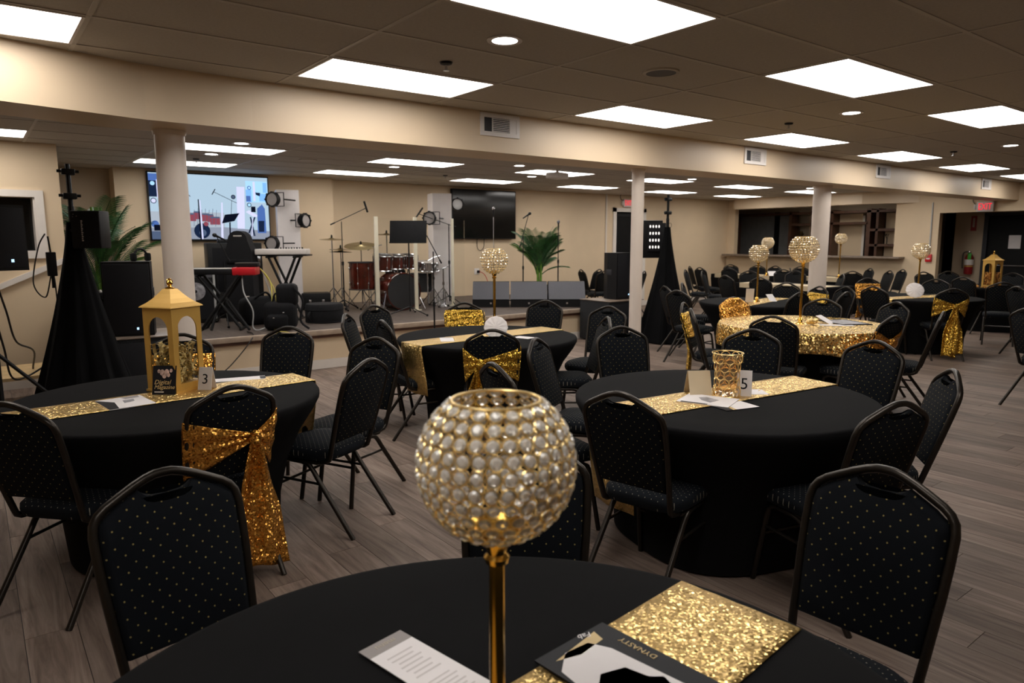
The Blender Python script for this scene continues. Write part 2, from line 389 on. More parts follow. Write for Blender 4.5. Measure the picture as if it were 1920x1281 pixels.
# soffit over the serving opening
mb = MB(); mb.prism([(15.68, 11.05), (15.68, 7.77), (U1, 6.75), (U1, 11.05)], 2.33, HC2+.02)
struct(mb.obj('trim_1', 'beam', smooth=False), 'beige soffit over the serving opening')
def column(u, v, r, label):
    o = thing('column', label, 'column', (u, v, 0), kind='structure')
    MB().lathe([(r, 0), (r, ZBEAM)], 32).obj('shaft', 'column', o)
    MB().lathe([(r+.006, ZBEAM-.03), (r+.012, ZBEAM-.001)], 32).obj('collar', 'column', o)
column(1.155, 5.33, .096, 'thick round cream column standing left, before the wall screen')
column(5.68, 5.2, .066, 'slim round white column standing beside the right loudspeaker')
column(9.52, 5.28, .118, 'thick round white column standing before the serving bar')
# baseboards
for n, (a, b, c, d) in dict(baseboard_stage=(1.75, 8.55, 8.165, 8.185), baseboard_back=(8.6, 11.8, VB-.018, VB), baseboard_back2=(12.8, 16.0, VB-.018, VB), baseboard_left=(U0, .84, 9.032, 9.05)).items():
    struct(MB().box(a, b, c, d, 0, .11).obj(n.rstrip('2'), 'white_trim', smooth=False))
# window in the left wall
w = struct(thing('window_1', 'white framed window niche in the left wall', None, (0, 9.05, 0)))
MB().box(-.7, .68, -.03, 0, 2.02, 2.09).box(-.7, .68, -.03, 0, 1.38, 1.46).box(.60, .68, -.03, 0, 1.46, 2.02).box(-.7, -.6, -.03, 0, 1.46, 2.02).obj('window_frame', 'white_trim', w, smooth=False)
MB().box(.585, .6, 0, .30, 1.46, 2.02).box(-.6, .6, 0, .30, 1.45, 1.46).box(-.6, -.585, 0, .3, 1.46, 2.02).obj('window_reveal', 'white_trim', w, smooth=False)
MB().box(-.6, .6, .30, .32, 1.46, 2.02).obj('pane', 'screen_black', w, smooth=False)
# stair string rising along the left wall
mb = MB(); mb.prism([(-.8, .60), (.84, 1.335), (.84, 1.395), (-.8, .66)], 0, .03, lambda x, y, z: (x, 9.05-z, y))
struct(mb.obj('trim_2', 'white_trim', smooth=False), 'white sloping stair trim on the left wall')
# door in the back wall
d = struct(thing('door_1', 'dark door in a white frame behind the slim column', None, (11.84, VB, 0)))
MB().box(-.10, 0, -.03, .06, 0, 2.29).box(.9, 1.0, -.03, .06, 0, 2.29).box(-.10, 1.0, -.03, .06, 2.2, 2.29).obj('door_frame', 'white_trim', d, smooth=False)
MB().box(0, .9, .08, .12, 0, 2.2).obj('door_leaf', 'door_dark', d, smooth=False)
MB().tube([(.80, .05, 1.0), (.80, .01, 1.0), (.70, .01, 1.0)], .01).obj('door_handle', 'chrome', d)
MB().box(.1, .8, .05, .085, 2.1, 2.16).obj('door_closer', 'black_plastic', d, smooth=False)
MB().box(11.50, 11.53, VB-.03, VB, 0, HC2).obj('trim_3', 'white_trim', smooth=False)['kind'] = 'structure'
# hallway door with the paper sheet, far right
d = struct(thing('door_2', 'black double door at the end of the hallway', None, (17.5, 0, 0)))
MB().box(-.03, .1, 5.9, 5.98, 0, 2.08).box(-.03, .1, 3.7, 5.98, 2.06, 2.12).obj('door_frame', 'dark_gap', d, smooth=False)
MB().box(.04, .09, 4.8, 5.9, 0, 2.06).obj('door_leaf', 'door_dark', d, smooth=False)
MB().box(.04, .09, 3.7, 4.79, 0, 2.06).obj('door_leaf', 'door_dark', d, smooth=False)
MB().tube([(.0, 5.8, 1.0), (.0, 4.9, 1.0)], .012).obj('push_bar', 'chrome', d)
d = struct(thing('door_3', 'white door frame inside the hallway', None, (16.25, 6.9, 0)))
MB().box(.35, .45, -.03, 0, 0, 2.06).box(1.1, 1.2, -.03, 0, 0, 2.06).box(.35, 1.2, -.03, 0, 2.06, 2.14).obj('door_frame', 'white_trim', d, smooth=False)
MB().box(.45, 1.1, -.012, 0, 0, 2.06).obj('door_leaf', 'white_trim', d, smooth=False)

# stage
st = struct(thing('stage', 'low stage with grey plank deck and beige front', None, (0, 0, 0)))
MB().box(1.75, 8.55, 8.19, 8.9, 0, .42).box(1.75, 1.9, 8.9, VB-.25, 0, .42).box(8.4, 8.55, 8.9, VB, 0, .42).obj('stage_front', 'wall', st, smooth=False)
mb = MB(); mb.X = Matrix.Rotation(-PI/2, 4, 'Z'); mb.box(-VB, -8.15, 1.73, 8.57, .44, .48)
o = mb.obj('stage_deck', 'stage_wood', st, smooth=False)
MB().rbox(1.73, 8.58, 8.12, 8.165, .42, .484, .010).obj('stage_nosing', 'nosing', st)
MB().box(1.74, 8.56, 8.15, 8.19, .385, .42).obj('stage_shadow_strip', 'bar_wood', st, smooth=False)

# ------------------------------------------------------------------ ceiling fittings
def light_panel(i, j, gv, h, label, group):
    u, v = GU+2*i*1.219, gv+j*.6096
    t = thing('ceiling_light_panel', label, 'ceiling light', (u, v, h), group=group)
    MB().box(.012, 1.207, .012, .028, -.006, .004).box(.012, 1.207, .582, .598, -.006, .004).box(.012, .027, .028, .582, -.006, .004).box(1.192, 1.207, .028, .582, -.006, .004).obj('frame', 'vent_white', t, smooth=False)
    MB().box(.027, 1.192, .028, .582, -.003, .001).obj('diffuser', 'panel_light', t, smooth=False)
ORD = ['first', 'second', 'third', 'fourth', 'fifth', 'sixth', 'seventh']
for i, j in near_panels:
    n = ('panel light at the top left corner of the photo' if (i, j) == (-1, 0) else
         ('square white light panel beside the beam, %s from the left' % ORD[i] if j == 0 else
          ('square white light panel of the near ceiling row, %s from the left' % ORD[i] if j == -3 and i >= 0 else 'square white light panel above the camera, %s' % ('right of the pair' if i == 0 else 'left of the pair'))))
    light_panel(i, j, GN, HC, n, 'light panels over the tables')
for i, j in far_panels:
    n = ('long light panel over the stage at the left picture edge' if i < 0 else 'long light panel over the stage, %s row, %s from the left' % ({0: 'middle', 3: 'back', -3: 'front'}[j], ORD[i]))
    light_panel(i, j, GF, HC2, n, 'light panels over the stage')
def downlight(u, v, h, label):
    t = thing('downlight', label, 'downlight', (u, v, h), group='recessed downlights')
    MB().lathe([(.070, -.004), (.095, -.006), (.098, 0), (.070, .002)], 28, caps=False).obj('trim_ring', 'vent_white', t)
    MB().lathe([(0, -.0035), (.072, -.0035), (.072, .001)], 28, caps=False).obj('lens', 'down_light', t)
for k, (u, v) in enumerate([(2.39, 3.17), (6.05, 3.14), (9.6, 3.09)]):
    downlight(u, v, HC, 'small round downlight over the tables, %s from the left' % ORD[k])
for k, (u, v) in enumerate([(2.39, 7.8), (6.14, 7.82), (9.85, 7.8), (13.5, 7.75)]):
    downlight(u, v, HC2, 'small round downlight over the stage front, %s from the left' % ORD[k])
for k, (u, v) in enumerate([(2.39, 8.96), (4.83, 8.99), (7.33, 9.01)]):
    downlight(u, v, HC2, 'small round downlight between the stage light rows, %s from the left' % ORD[k])
def sprinkler(u, v, h, label):
    t = thing('sprinkler', label, 'sprinkler', (u, v, h), group='fire sprinklers')
    MB().lathe([(.04, 0), (.034, -.012), (.012, -.014)], 16).obj('escutcheon', 'black_plastic', t)
    MB().lathe([(.008, -.012), (.008, -.045), (.02, -.047), (.02, -.05)], 10).obj('head', 'chrome', t)
for k, (u, v) in enumerate([(2.39, 3.76), (6.12, 3.76), (9.7, 3.72)]): sprinkler(u, v, HC, 'dark ceiling sprinkler over the tables, %s from the left' % ORD[k])
for k, (u, v) in enumerate([(2.37, 9.59), (6.1, 9.67)]): sprinkler(u, v, HC2, 'dark ceiling sprinkler over the stage, %s from the left' % ORD[k])
t = thing('ceiling_speaker', 'round grey ceiling speaker grille beside the near light panel', 'speaker', (3.62, 3.14, HC))
MB().lathe([(.115, .002), (.115, -.008), (.095, -.01)], 32, caps=False).obj('rim', 'tbar', t)
MB().lathe([(0, -.008), (.10, -.008), (.10, 0)], 32, caps=False).obj('grille', 'monitor_grey', t)
t = thing('ceiling_speaker', 'faint round ceiling speaker above the drum kit', 'speaker', (3.54, 8.88, HC2))
MB().lathe([(.115, .002), (.115, -.008), (.095, -.01)], 32, caps=False).obj('rim', 'tbar', t)
MB().lathe([(0, -.008), (.10, -.008), (.10, 0)], 32, caps=False).obj('grille', 'tbar', t)
t = thing('projector', 'small white projector hung under the stage ceiling', 'projector', (6.95, 7.95, HC2), .3)
MB().rbox(-.15, .15, -.11, .11, -.13, -.045, .015).obj('body', 'vent_white', t)
MB().lathe([(.05, 0), (.05, -.01), (.02, -.012), (.02, -.046)], 14).obj('mount', 'vent_white', t)
# air vents on the beam face
def vent(u0, u1, z0, z1, label):
    t = thing('air_vent', label, 'air vent', (u0, VBEAM0, 0), group='air vents along the beam')
    w = u1-u0; h = z1-z0; f = .035
    MB().box(0, w, -.014, 0, z0, z0+f).box(0, w, -.014, 0, z1-f, z1).box(0, f, -.014, 0, z0+f, z1-f).box(w-f, w, -.014, 0, z0+f, z1-f).box(w*.29, w*.31, -.013, 0, z0+f, z1-f).box(w*.74, w*.76, -.013, 0, z0+f, z1-f).obj('frame', 'vent_white', t, smooth=False)
    MB().box(f, w*.76, -.003, -.001, z0+f, z1-f).obj('backing', 'dark_gap', t, smooth=False)
    m = MB()
    for k in range(8):
        z = z0+f+(k+.5)*(h-2*f)/8; m.box(w*.31, w*.74, -.012, -.004, z-.003, z+.003)
    m.obj('louvres', 'vent_white', t, smooth=False)
    MB().box(w*.76, w-f, -.011, -.001, z0+f, z1-f).obj('damper_plate', 'vent_white', t, smooth=False)
for k, (a, b) in enumerate([(3.47, 3.88), (7.17, 7.60), (10.32, 10.75), (14.17, 14.6)]):
    vent(a, b, 2.43, 2.615, 'white louvred air vent on the beam, %s from the left' % ORD[k])

# ------------------------------------------------------------------ tables
TZ = .75
TR = .765
def spandex(R, seed, n=72):
    """tight black cloth over a round table: flat top, soft edge, pulled in towards the four feet"""
    prof = [(0, TZ), (.3, TZ), (.6, TZ), (R-.02, TZ), (R-.006, TZ-.003), (R, TZ-.012), (R-.001, TZ-.035), (R-.03, TZ-.09), (.66, .55), (.585, .38), (.54, .2), (.53, .012)]
    vs = []; fs = []
    for i, (r, z) in enumerate(prof):
        for k in range(n):
            a = 2*PI*k/n; pull = max(0, (.66-z)/.66); rr = r*(1+.10*pull*(abs(cos(2*(a+seed)))**2-.5))
            vs.append((rr*cos(a), rr*sin(a), z))
    m = len(prof)
    for i in range(1, m-1):
        for k in range(n): fs.append((i*n+k, i*n+(k+1) % n, (i+1)*n+(k+1) % n, (i+1)*n+k))
    fs.append(tuple(n+k for k in range(n)))
    return vs, fs
sp_me = MB().add(*spandex(TR, .4)).mesh('tablecloth', 'cloth_black', ang=60)
leg_me = MB().tube([(0, 0, .72), (0, 0, .02)], .014).mesh('leg', 'chair_metal')
top_me = MB().lathe([(TR-.03, .715), (TR-.025, .735)], 48).mesh('tabletop', 'bar_wood')
def round_table(x, y, what, rot=0):
    t = thing('round_table', 'round folding table under black cloth, ' + what, 'table', (x, y, 0), rot, 'round tables')
    link('tabletop', top_me, t)
    for k in range(4): link('leg', leg_me, t, (.36*cos(k*PI/2+.4), .36*sin(k*PI/2+.4), 0))
    o = link('tablecloth', sp_me, None, (x, y, 0), rot); tag(o, 'black stretch tablecloth on the round table, ' + what, 'tablecloth', 'black round tablecloths')
T = dict(T1=(.57, .78), T2=(3.46, 4.85), T3=(.77, 3.97), T4=(6.33, 3.64), T5=(3.07, 2.19), T6=(8.2, 5.33), T8=(10.65, 4.35), T9=(14.05, 4.55))
round_table(*T['T1'], 'nearest to the camera at the bottom edge')
round_table(*T['T2'], 'in front of the stage with the drum kit', .5)
round_table(*T['T3'], 'at left carrying the number three sign and lantern', 1.1)
round_table(*T['T4'], 'overlaid with a gold sequin cloth', .2)
round_table(*T['T5'], 'in the middle carrying the number five sign', .9)
round_table(*T['T6'], 'behind the gold cloth table', .3)
round_table(*T['T8'], 'at right with a tilted white disc on it', .7)
round_table(*T['T9'], 'at far right carrying a gold lantern', .1)
def long_table(x, y, lx, ly, what):
    t = thing('long_table', 'long folding table under black cloth, ' + what, 'table', (x, y, 0), 0, 'long tables at the bar end')
    MB().box(-lx/2+.02, lx/2-.02, -ly/2+.02, ly/2-.02, .70, .73).obj('tabletop', 'bar_wood', t, smooth=False)
    for a in (-1, 1):
        for b in (-1, 1): link('leg', leg_me, t, (a*(lx/2-.1), b*(ly/2-.2), 0))
    m = MB(); m.rbox(-lx/2, lx/2, -ly/2, ly/2, .62, TZ, .012)
    pr = [(-lx/2, -ly/2), (lx/2, -ly/2), (lx/2, ly/2), (-lx/2, ly/2)]
    for (a, b), (c, d) in zip(pr, pr[1:]+pr[:1]):
        m.grid(lambda s, q: ((a+(c-a)*s)*(1-.10*q), (b+(d-b)*s)*(1-.06*q), .66-.645*q), 10, 4)
    tag(m.obj('tablecloth', 'cloth_black', None, (x, y, 0)), 'black stretch cloth on the long table, ' + what, 'tablecloth', 'black long tablecloths')
    r = MB(); r.box(-lx/2-.004, lx/2*.2, -ly/2+.12, ly/2-.12, TZ, TZ+.003).box(-lx/2-.008, -lx/2-.003, -ly/2+.12, ly/2-.12, TZ-.085, TZ+.003)
    tag(r.obj('table_runner', 'paper_tan', None, (x, y, 0), smooth=False), 'pale tan runner along the long table, ' + what, 'table runner')
long_table(11.95, 7.1, .76, 1.95, 'nearest to the round tables')
long_table(14.6, 9.75, .76, 1.7, 'in the far corner by the bar')
long_table(14.95, 7.9, .76, 1.3, 'under the serving counter')

# sequin runners: flat over the top and hanging over both edges
def runner(x, y, ang, wid, drop0, drop1, label, matn='sequin_runner', l0=None, l1=None, z=TZ):
    h = wid/2; L0 = -(l0 if l0 else math.sqrt(TR*TR-h*h*.4)); L1 = (l1 if l1 else math.sqrt(TR*TR-h*h*.4))
    pts = []
    def edge(Lx, drop, s):
        if drop <= 0: return []
        return [(Lx+s*.010, -.012), (Lx+s*.014, -.04)]+[(Lx+s*(.012-.05*q), -.04-drop*q) for q in (.25, .5, .75, 1.0)]
    pts = edge(L0, drop0, -1)[::-1]+[(L0+(L1-L0)*k/24, .0022) for k in range(25)]+edge(L1, drop1, 1)
    m = MB(); n = len(pts)-1; nw = 10
    def fn(a, b):
        i = int(round(b*n)); q, dz = pts[i]; s = a-.5
        wob = .006*sin(9*a+i) if dz < -.05 else .0006*sin(23*a+3.1*i)
        arc = 0.0
        if dz < -.005: arc = (math.sqrt(max(TR*TR-(wid*s)**2, 0))-math.sqrt(TR*TR-h*h*.4))*(1 if q > 0 else -1)
        return (q+wob*(1 if dz < -.05 else 0)+arc, wid*s, z+dz+(.0 if dz < -.05 else wob+.001))
    m.grid(fn, nw, n)
    o = m.obj('table_runner', matn, None, (x, y, 0), ang); sm = o.modifiers.new('thickness', 'SOLIDIFY'); sm.thickness = .0016; sm.offset = 1
    return tag(o, label, 'table runner', 'gold sequin table runners')
runner(*T['T1'], math.atan2(.04, .5)+.03, .29, .0, 0, 'gold sequin runner with square end on the nearest table', l0=.50, l1=.73)
runner(*T['T5'], math.atan2(-.13, 1.1), .30, .42, .3, 'gold sequin runner across the table with number five')
runner(*T['T3'], math.atan2(.12, 1.28), .30, .25, .38, 'gold sequin runner across the table with number three')
runner(T['T2'][0], T['T2'][1], math.atan2(.06, 1.35), .30, .36, .2, 'gold sequin runner across the table before the stage')
runner(*T['T6'], .22, .28, .2, .2, 'tan sequin runner on the table behind the gold cloth', 'sequin_far')
runner(*T['T8'], -.25, .30, .2, .2, 'tan sequin runner on the table with the tilted white disc', 'sequin_far')
# gold sequin overlay on T4
m = MB()
def over(a, b):
    an = 2*PI*a
    if b < .62: r = (TR+.004)*b/.62; return (r*cos(an), r*sin(an), TZ+.004)
    q = (b-.62)/.38; f = .012+.030*q*(.5+.5*sin(11*an))+.012*q*sin(23*an+1)
    hem = .20+.035*cos(4*an+.6)
    return ((TR+.004+f)*cos(an), (TR+.004+f)*sin(an), TZ+.004-.008*min(1, q*8)-hem*q)
m.grid(over, 120, 21)
o = m.obj('sequin_overlay', 'sequin_far', None, (*T['T4'], 0)); sm = o.modifiers.new('thickness', 'SOLIDIFY'); sm.thickness = .0015; sm.offset = 1
tag(o, 'gold sequin overlay cloth draped over the table beyond number five', 'tablecloth')

# ------------------------------------------------------------------ chairs
CH = .94
LEAN = .30
def by(z): return -.19-LEAN*(z-.44)          # back plane of the chair
HALF = [(.43, .168), (.50, .174), (.58, .180), (.66, .186), (.74, .190), (.81, .191), (.838, .186), (.858, .173), (.873, .153), (.890, .120), (.909, .082), (.923, .048), (.930, .022), (.931, 0)]
def outline(inset=0.0, dip=False):
    pts = []
    for z, h in HALF: pts.append((max(h-inset, 0), z))
    return pts
def back_frame():
    L = [(x, z) for x, z in outline()]
    r = [(x, by(z), z) for x, z in L]; l = [(-x, by(z), z) for x, z in L[:-1]][::-1]
    tail = lambda s: [(s*.165, -.02, .385), (s*.165, -.10, .386), (s*.166, -.155, .395), (s*.167, -.18, .41)]
    return MB().tube(tail(1)+r+l+tail(-1)[::-1], .0125, 8, flat=1.15).mesh('back_frame', 'chair_metal', ang=60)
def pad_outline(ins):
    R = []
    for z, h in HALF:
        if z < .50 or z > .915: continue
        x = h-.012-ins
        if z > .84: z = z-.010-ins
        R.append((x, max(z, .50+ins)))
    # hand hold: the pad dips below the crown of the frame
    R += [(.072-ins*.4, .898-ins), (.058, .888-ins), (.04, .881-ins), (.0, .878-ins)]
    return R+[(-x, z) for x, z in R[:-1]][::-1]
def back_pad():
    m = MB(); rings = []
    for ins, off in ((.012, -.017), (.003, -.011), (0, 0), (.003, .011), (.016, .019)):
        rings.append([(x, by(z)+off, z) for x, z in pad_outline(ins)])
    n = len(rings[0]); vs = [p for r in rings for p in r]; fs = []
    for i in range(4):
        for k in range(n): fs.append((i*n+k, i*n+(k+1) % n, (i+1)*n+(k+1) % n, (i+1)*n+k))
    for base in (0, 4*n):
        # split the caps left/right so that the concave hand hold triangulates well
        c = n//2
        lo = [base+k for k in range(n)]
        fs.append(tuple(lo))
    return m.add(vs, fs).mesh('backrest', 'fabric_back', ang=50)
def seat_me():
    m = MB(); n = 40; rings = []
    def ring(w, d0, d1, z, e=4.0):
        out = []
        for k in range(n):
            a = 2*PI*k/n; cx = abs(cos(a))**(2/e)*(1 if cos(a) > 0 else -1); sy = abs(sin(a))**(2/e)*(1 if sin(a) > 0 else -1)
            y = (d0+d1)/2+(d1-d0)/2*sy; out.append((w*cx*(1+.04*(y-d0)/(d1-d0)), y, z-.012*max(0, (y-.12)/.1)))
        return out
    spec = [(.165, -.165, .20, .395), (.193, -.190, .222, .402), (.199, -.196, .23, .425), (.197, -.194, .228, .447), (.18, -.175, .212, .465), (.10, -.10, .13, .474), (.01, -.01, .01, .476)]
    vs = []; fs = []
    for s in spec: vs += ring(*s)
    for i in range(len(spec)-1):
        for k in range(n): fs.append((i*n+k, i*n+(k+1) % n, (i+1)*n+(k+1) % n, (i+1)*n+k))
    fs += [tuple(range(n))[::-1], tuple((len(spec)-1)*n+k for k in range(n))]
    return m.add(vs, fs).mesh('seat', 'fabric_seat', ang=60)
def front_leg(s): return MB().tube(smooth_path([(s*.172, -.10, .384), (s*.172, .06, .386), (s*.174, .125, .372), (s*.178, .15, .32), (s*.19, .205, .0)], 4), .0132, 8).mesh('leg', 'chair_metal', ang=60)
def rear_leg(s): return MB().tube(smooth_path([(s*.178, .08, .384), (s*.180, -.03, .378), (s*.181, -.075, .345), (s*.183, -.13, .27), (s*.188, -.335, .0)], 4), .0132, 8).mesh('leg', 'chair_metal', ang=60)
CHM = [('seat', seat_me()), ('backrest', back_pad()), ('back_frame', back_frame()), ('leg', front_leg(1)), ('leg', front_leg(-1)), ('leg', rear_leg(1)), ('leg', rear_leg(-1)),
       ('stretcher', MB().tube([(-.183, .165, .235), (.183, .165, .235)], .008).mesh('stretcher', 'chair_metal')),
       ('side_rail', MB().tube([(.181, .158, .275), (.184, -.13, .272)], .0075).mesh('side_rail', 'chair_metal')),
       ('side_rail', MB().tube([(-.181, .158, .275), (-.184, -.13, .272)], .0075).mesh('side_rail', 'chair_metal'))]
def chair(px, py, tx, ty, label, group=None, sash=None, turn=0):
    """px, py: ground point under the top of the back; faces (tx, ty)"""
    fx, fy = tx-px, ty-py; l = math.hypot(fx, fy); fx /= l; fy /= l
    if turn:
        c, s = cos(math.radians(turn)), sin(math.radians(turn)); fx, fy = c*fx-s*fy, s*fx+c*fy
    loc = (px+.335*fx, py+.335*fy, 0); rz = face(fx, fy)
    t = thing('banquet_chair', label, 'chair', loc, rz, group or 'black banquet chairs')
    for n, me in CHM: link(n, me, t)
    if sash: make_sash(loc, rz, *sash)
    return t
def make_sash(loc, rz, label, matn='sequin_sash', kx=.06, flip=1, z0=.56, z1=.80, tail=.14, n_tail=1):
    """cloth band around the back: flat pleated wrap in front, gathered to a knot behind with hanging tails"""
    t = thing('chair_sash', label, 'chair sash', loc, rz, 'gold sequin chair sashes')
    def half(z):
        for (a, h), (b, g) in zip(HALF, HALF[1:]):
            if a <= z <= b: return h+(g-h)*(z-a)/(b-a)
        return .17
    m = MB()                                                      # wrap over the front of the pad
    def fr(a, b):
        z = z0+(z1-z0)*b; w = half(z)+.018; x = w*(2*a-1)
        e = 1-abs(2*a-1)**6
        return (x, by(z)+.002+.026*e+.006*sin(b*22+2.5*x*6)*e, z+.012*sin(5*x+1))
    m.grid(fr, 22, 14); o = m.obj('wrap', matn, t); s = o.modifiers.new('thickness', 'SOLIDIFY'); s.thickness = .003
    kz = (z0+z1)/2+.02; kx *= flip
    m = MB()
    for sd in (-1, 1):                                            # gathered sides behind
        def sidef(a, b, sd=sd):
            zs = z0+(z1-z0)*b; x0 = sd*(half(zs)+.018); q = a**.85
            x = x0+(kx-x0)*q; z = zs+(kz+(b-.5)*.035-zs)*q
            return (x, by(z)-.012-.022*sin(min(1, a*3)*PI/2)-.007*sin(b*18)*(1-.4*a), z)
        m.grid(sidef, 14, 14)
    o = m.obj('gathered_sides', matn, t); s = o.modifiers.new('thickness', 'SOLIDIFY'); s.thickness = .003
    m = MB(); m.X = Matrix.Translation((kx, by(kz)-.045, kz)) @ Matrix.Rotation(.5, 4, 'Y')
    m.lathe([(.001, -.036), (.020, -.032), (.030, -.015), (.027, 0), (.031, .014), (.022, .031), (.001, .036)], 14, caps=False)
    m.obj('knot', matn, t)
    for q in range(n_tail):
        m = MB()
        def tl(a, b, q=q):
            z = kz-.02-(kz-.02-tail-.05*q)*b; w = (.028+(.072 if n_tail == 1 else .05)*min(1, b*1.8)+.012*b)
            x = kx+(q*.075-.03*(n_tail-1))*min(1, b*2)+flip*.03*b*(n_tail == 1)+w*(2*a-1)
            y = by(max(z, .46))-.05-.02*b-.018*sin(a*9+b*3+q)*min(1, b*3+.3)+.0*z
            return (x, y-.03*b, z+.015*sin(a*5+q))
        m.grid(tl, 16, 26); o = m.obj('tail', matn, t); s = o.modifiers.new('thickness', 'SOLIDIFY'); s.thickness = .003
    return t
g1, g2, g3, g4, g5, g6, g8, g9 = ('chairs at the nearest table', 'chairs at the table before the stage', 'chairs at the table with number three', 'chairs at the gold cloth table',
    'chairs at the table with number five', 'chairs at the table behind the gold cloth', 'chairs at the table with the white disc', 'chairs at the far lantern table')
T1, T2, T3, T4, T5, T6, T8, T9 = (T[k] for k in ('T1', 'T2', 'T3', 'T4', 'T5', 'T6', 'T8', 'T9'))
# nearest table
chair(.37, 2.06, *T1, 'black dotted chair in the lower left foreground, back rail lit', g1)
chair(1.95, .85, *T1, 'black dotted chair in the lower right foreground with bronze rail', g1)
chair(1.33, 1.66, *T1, 'black dotted chair half hidden behind the big crystal ball', g1)
# table with number five
chair(2.08, 1.98, *T5, 'black dotted chair in front of the number five table, left side, back to the camera', g5)
chair(2.81, 1.19, *T5, 'dark chair in front of the number five table, right side, above the foreground chair', g5)
chair(3.71, 1.34, *T5, 'chair seen edge on at the right of the number five table', g5)
chair(4.42, 2.04, *T5, 'dotted chair facing the camera right of the number five table, under the sashed chair', g5)
chair(4.31, 2.84, *T5, 'dotted chair with grey rail directly behind the gold cut out vase', g5)
chair(3.71, 3.53, *T5, 'dotted chair facing the camera, left behind the number five table by the slim column', g5)
chair(2.83, 3.44, *T5, 'narrow angled dotted chair just above the big crystal ball', g5, turn=20)
chair(2.08, 2.87, *T5, 'chair with a shiny curved rail peeking over the big crystal ball', g5, turn=25)
# table with number three
chair(.06, 3.33, *T3, 'dark chair cut by the left picture edge, gold showing through its hand hold', g3)
chair(.86, 3.11, *T3, 'chair with a large copper gold bow, back to the camera at the number three table', g3, ('copper gold sequin sash with one long tail on the chair at number three', 'sequin_sash', .10, 1, .52, .80, .05, 1))
chair(1.64, 3.38, *T3, 'dotted chair standing free right of the number three table, its legs fully seen', g3, turn=-28)
chair(2.05, 4.11, *T3, 'dotted chair right behind the free standing chair, tilted rail lit', g3, turn=20)
chair(1.81, 5.04, *T3, 'dotted chair facing the camera before the stage edge, behind number three table', g3)
chair(1.09, 5.10, *T3, 'sashed chair seen through the gold lantern', g3, ('gold sequin sash wrapped on the chair behind the lantern', 'sequin_sash', .05, 1, .58, .80, .3, 1))
# table before the stage
chair(2.52, 5.63, *T2, 'thin edge on chair before the stage front, leftmost at its table', g2)
chair(3.07, 6.21, *T2, 'dotted chair against the stage edge below the drum kit', g2)
chair(2.54, 4.99, *T2, 'dark edge on chair with a bronze rail left of the stage table', g2)
chair(3.92, 5.9, *T2, 'sashed chair facing the camera beyond the stage table', g2, ('gold sequin sash wrapped flat on the chair below the drum kit', 'sequin_sash_gold', .05, 1, .66, .86, .3, 1))
chair(4.73, 5.58, *T2, 'dotted chair facing the camera below the floor monitors', g2)
chair(4.77, 4.7, *T2, 'chair with a grey lit rail before the subwoofer by the slim column', g2, turn=25)
chair(4.09, 4.04, *T2, 'dark chair with bronze rail overlapping the one before the subwoofer', g2, turn=20)
chair(2.88, 3.98, *T2, 'chair with a gold bow, back to the camera at the stage table', g2, ('gold sequin sash with tails on the chair at the stage table', 'sequin_sash_gold', .085, -1, .54, .80, .18, 2))
# gold cloth table
chair(5.21, 3.25, *T4, 'black chair with its back to the camera against the gold cloth', g4)
chair(5.64, 4.52, *T4, 'sashed chair left of the gold cloth table by the slim column', g4, ('orange gold sash hanging long behind the chair by the slim column', 'sequin_sash_gold', .05, -1, .60, .84, .06, 1), turn=-12)
chair(5.2, 4.08, *T4, 'plain dark chair overlapping the sashed one left of the gold cloth', g4, turn=-25)
chair(6.59, 4.6, *T4, 'chair whose back is fully wrapped in gold behind the gold cloth table', g4, ('gold sequin wrap covering the whole chair back behind the gold cloth', 'sequin_sash', .05, 1, .60, .925, .3, 1))
chair(7.15, 3.88, *T4, 'dotted chair facing the camera just right of the tall crystal ball stem', g4)
chair(5.99, 2.64, *T4, 'dark chair with a copper sash V right of the gold cloth', g4, ('copper sequin sash forming a V on the chair right of the gold cloth', 'sequin_sash', .02, 1, .56, .82, .3, 1), turn=15)
chair(6.67, 2.53, *T4, 'chair in profile facing left with bent bronze frame, right of the gold cloth', g4)
chair(7.35, 3.22, *T4, 'dotted chair facing the camera behind the copper V sash', g4)
# table behind
chair(6.97, 5.69, *T6, 'grey lit chair rail left of the table behind the gold cloth', g6, turn=15)
chair(7.49, 6.33, *T6, 'lit grey chair back beside the black drape, lower one', g6, turn=30)
chair(8.25, 6.65, *T6, 'lit grey chair back beside the black drape, upper one', g6, turn=35)
chair(7.81, 4.53, *T6, 'dark chair partly hidden by the tall crystal ball stem', g6, turn=20)
chair(8.31, 4.23, *T6, 'dark chair with a bright curved rail left of the black chair pair', g6)
chair(9.45, 5.70, *T6, 'black chair facing the camera between the two crystal ball stems', g6)
chair(9.05, 4.97, *T6, 'chair with yellow gold sash at the foot of the thick right column', g6, ('yellow gold sash wrapped on the chair at the thick column', 'sequin_sash_gold', .05, 1, .62, .84, .3, 1))
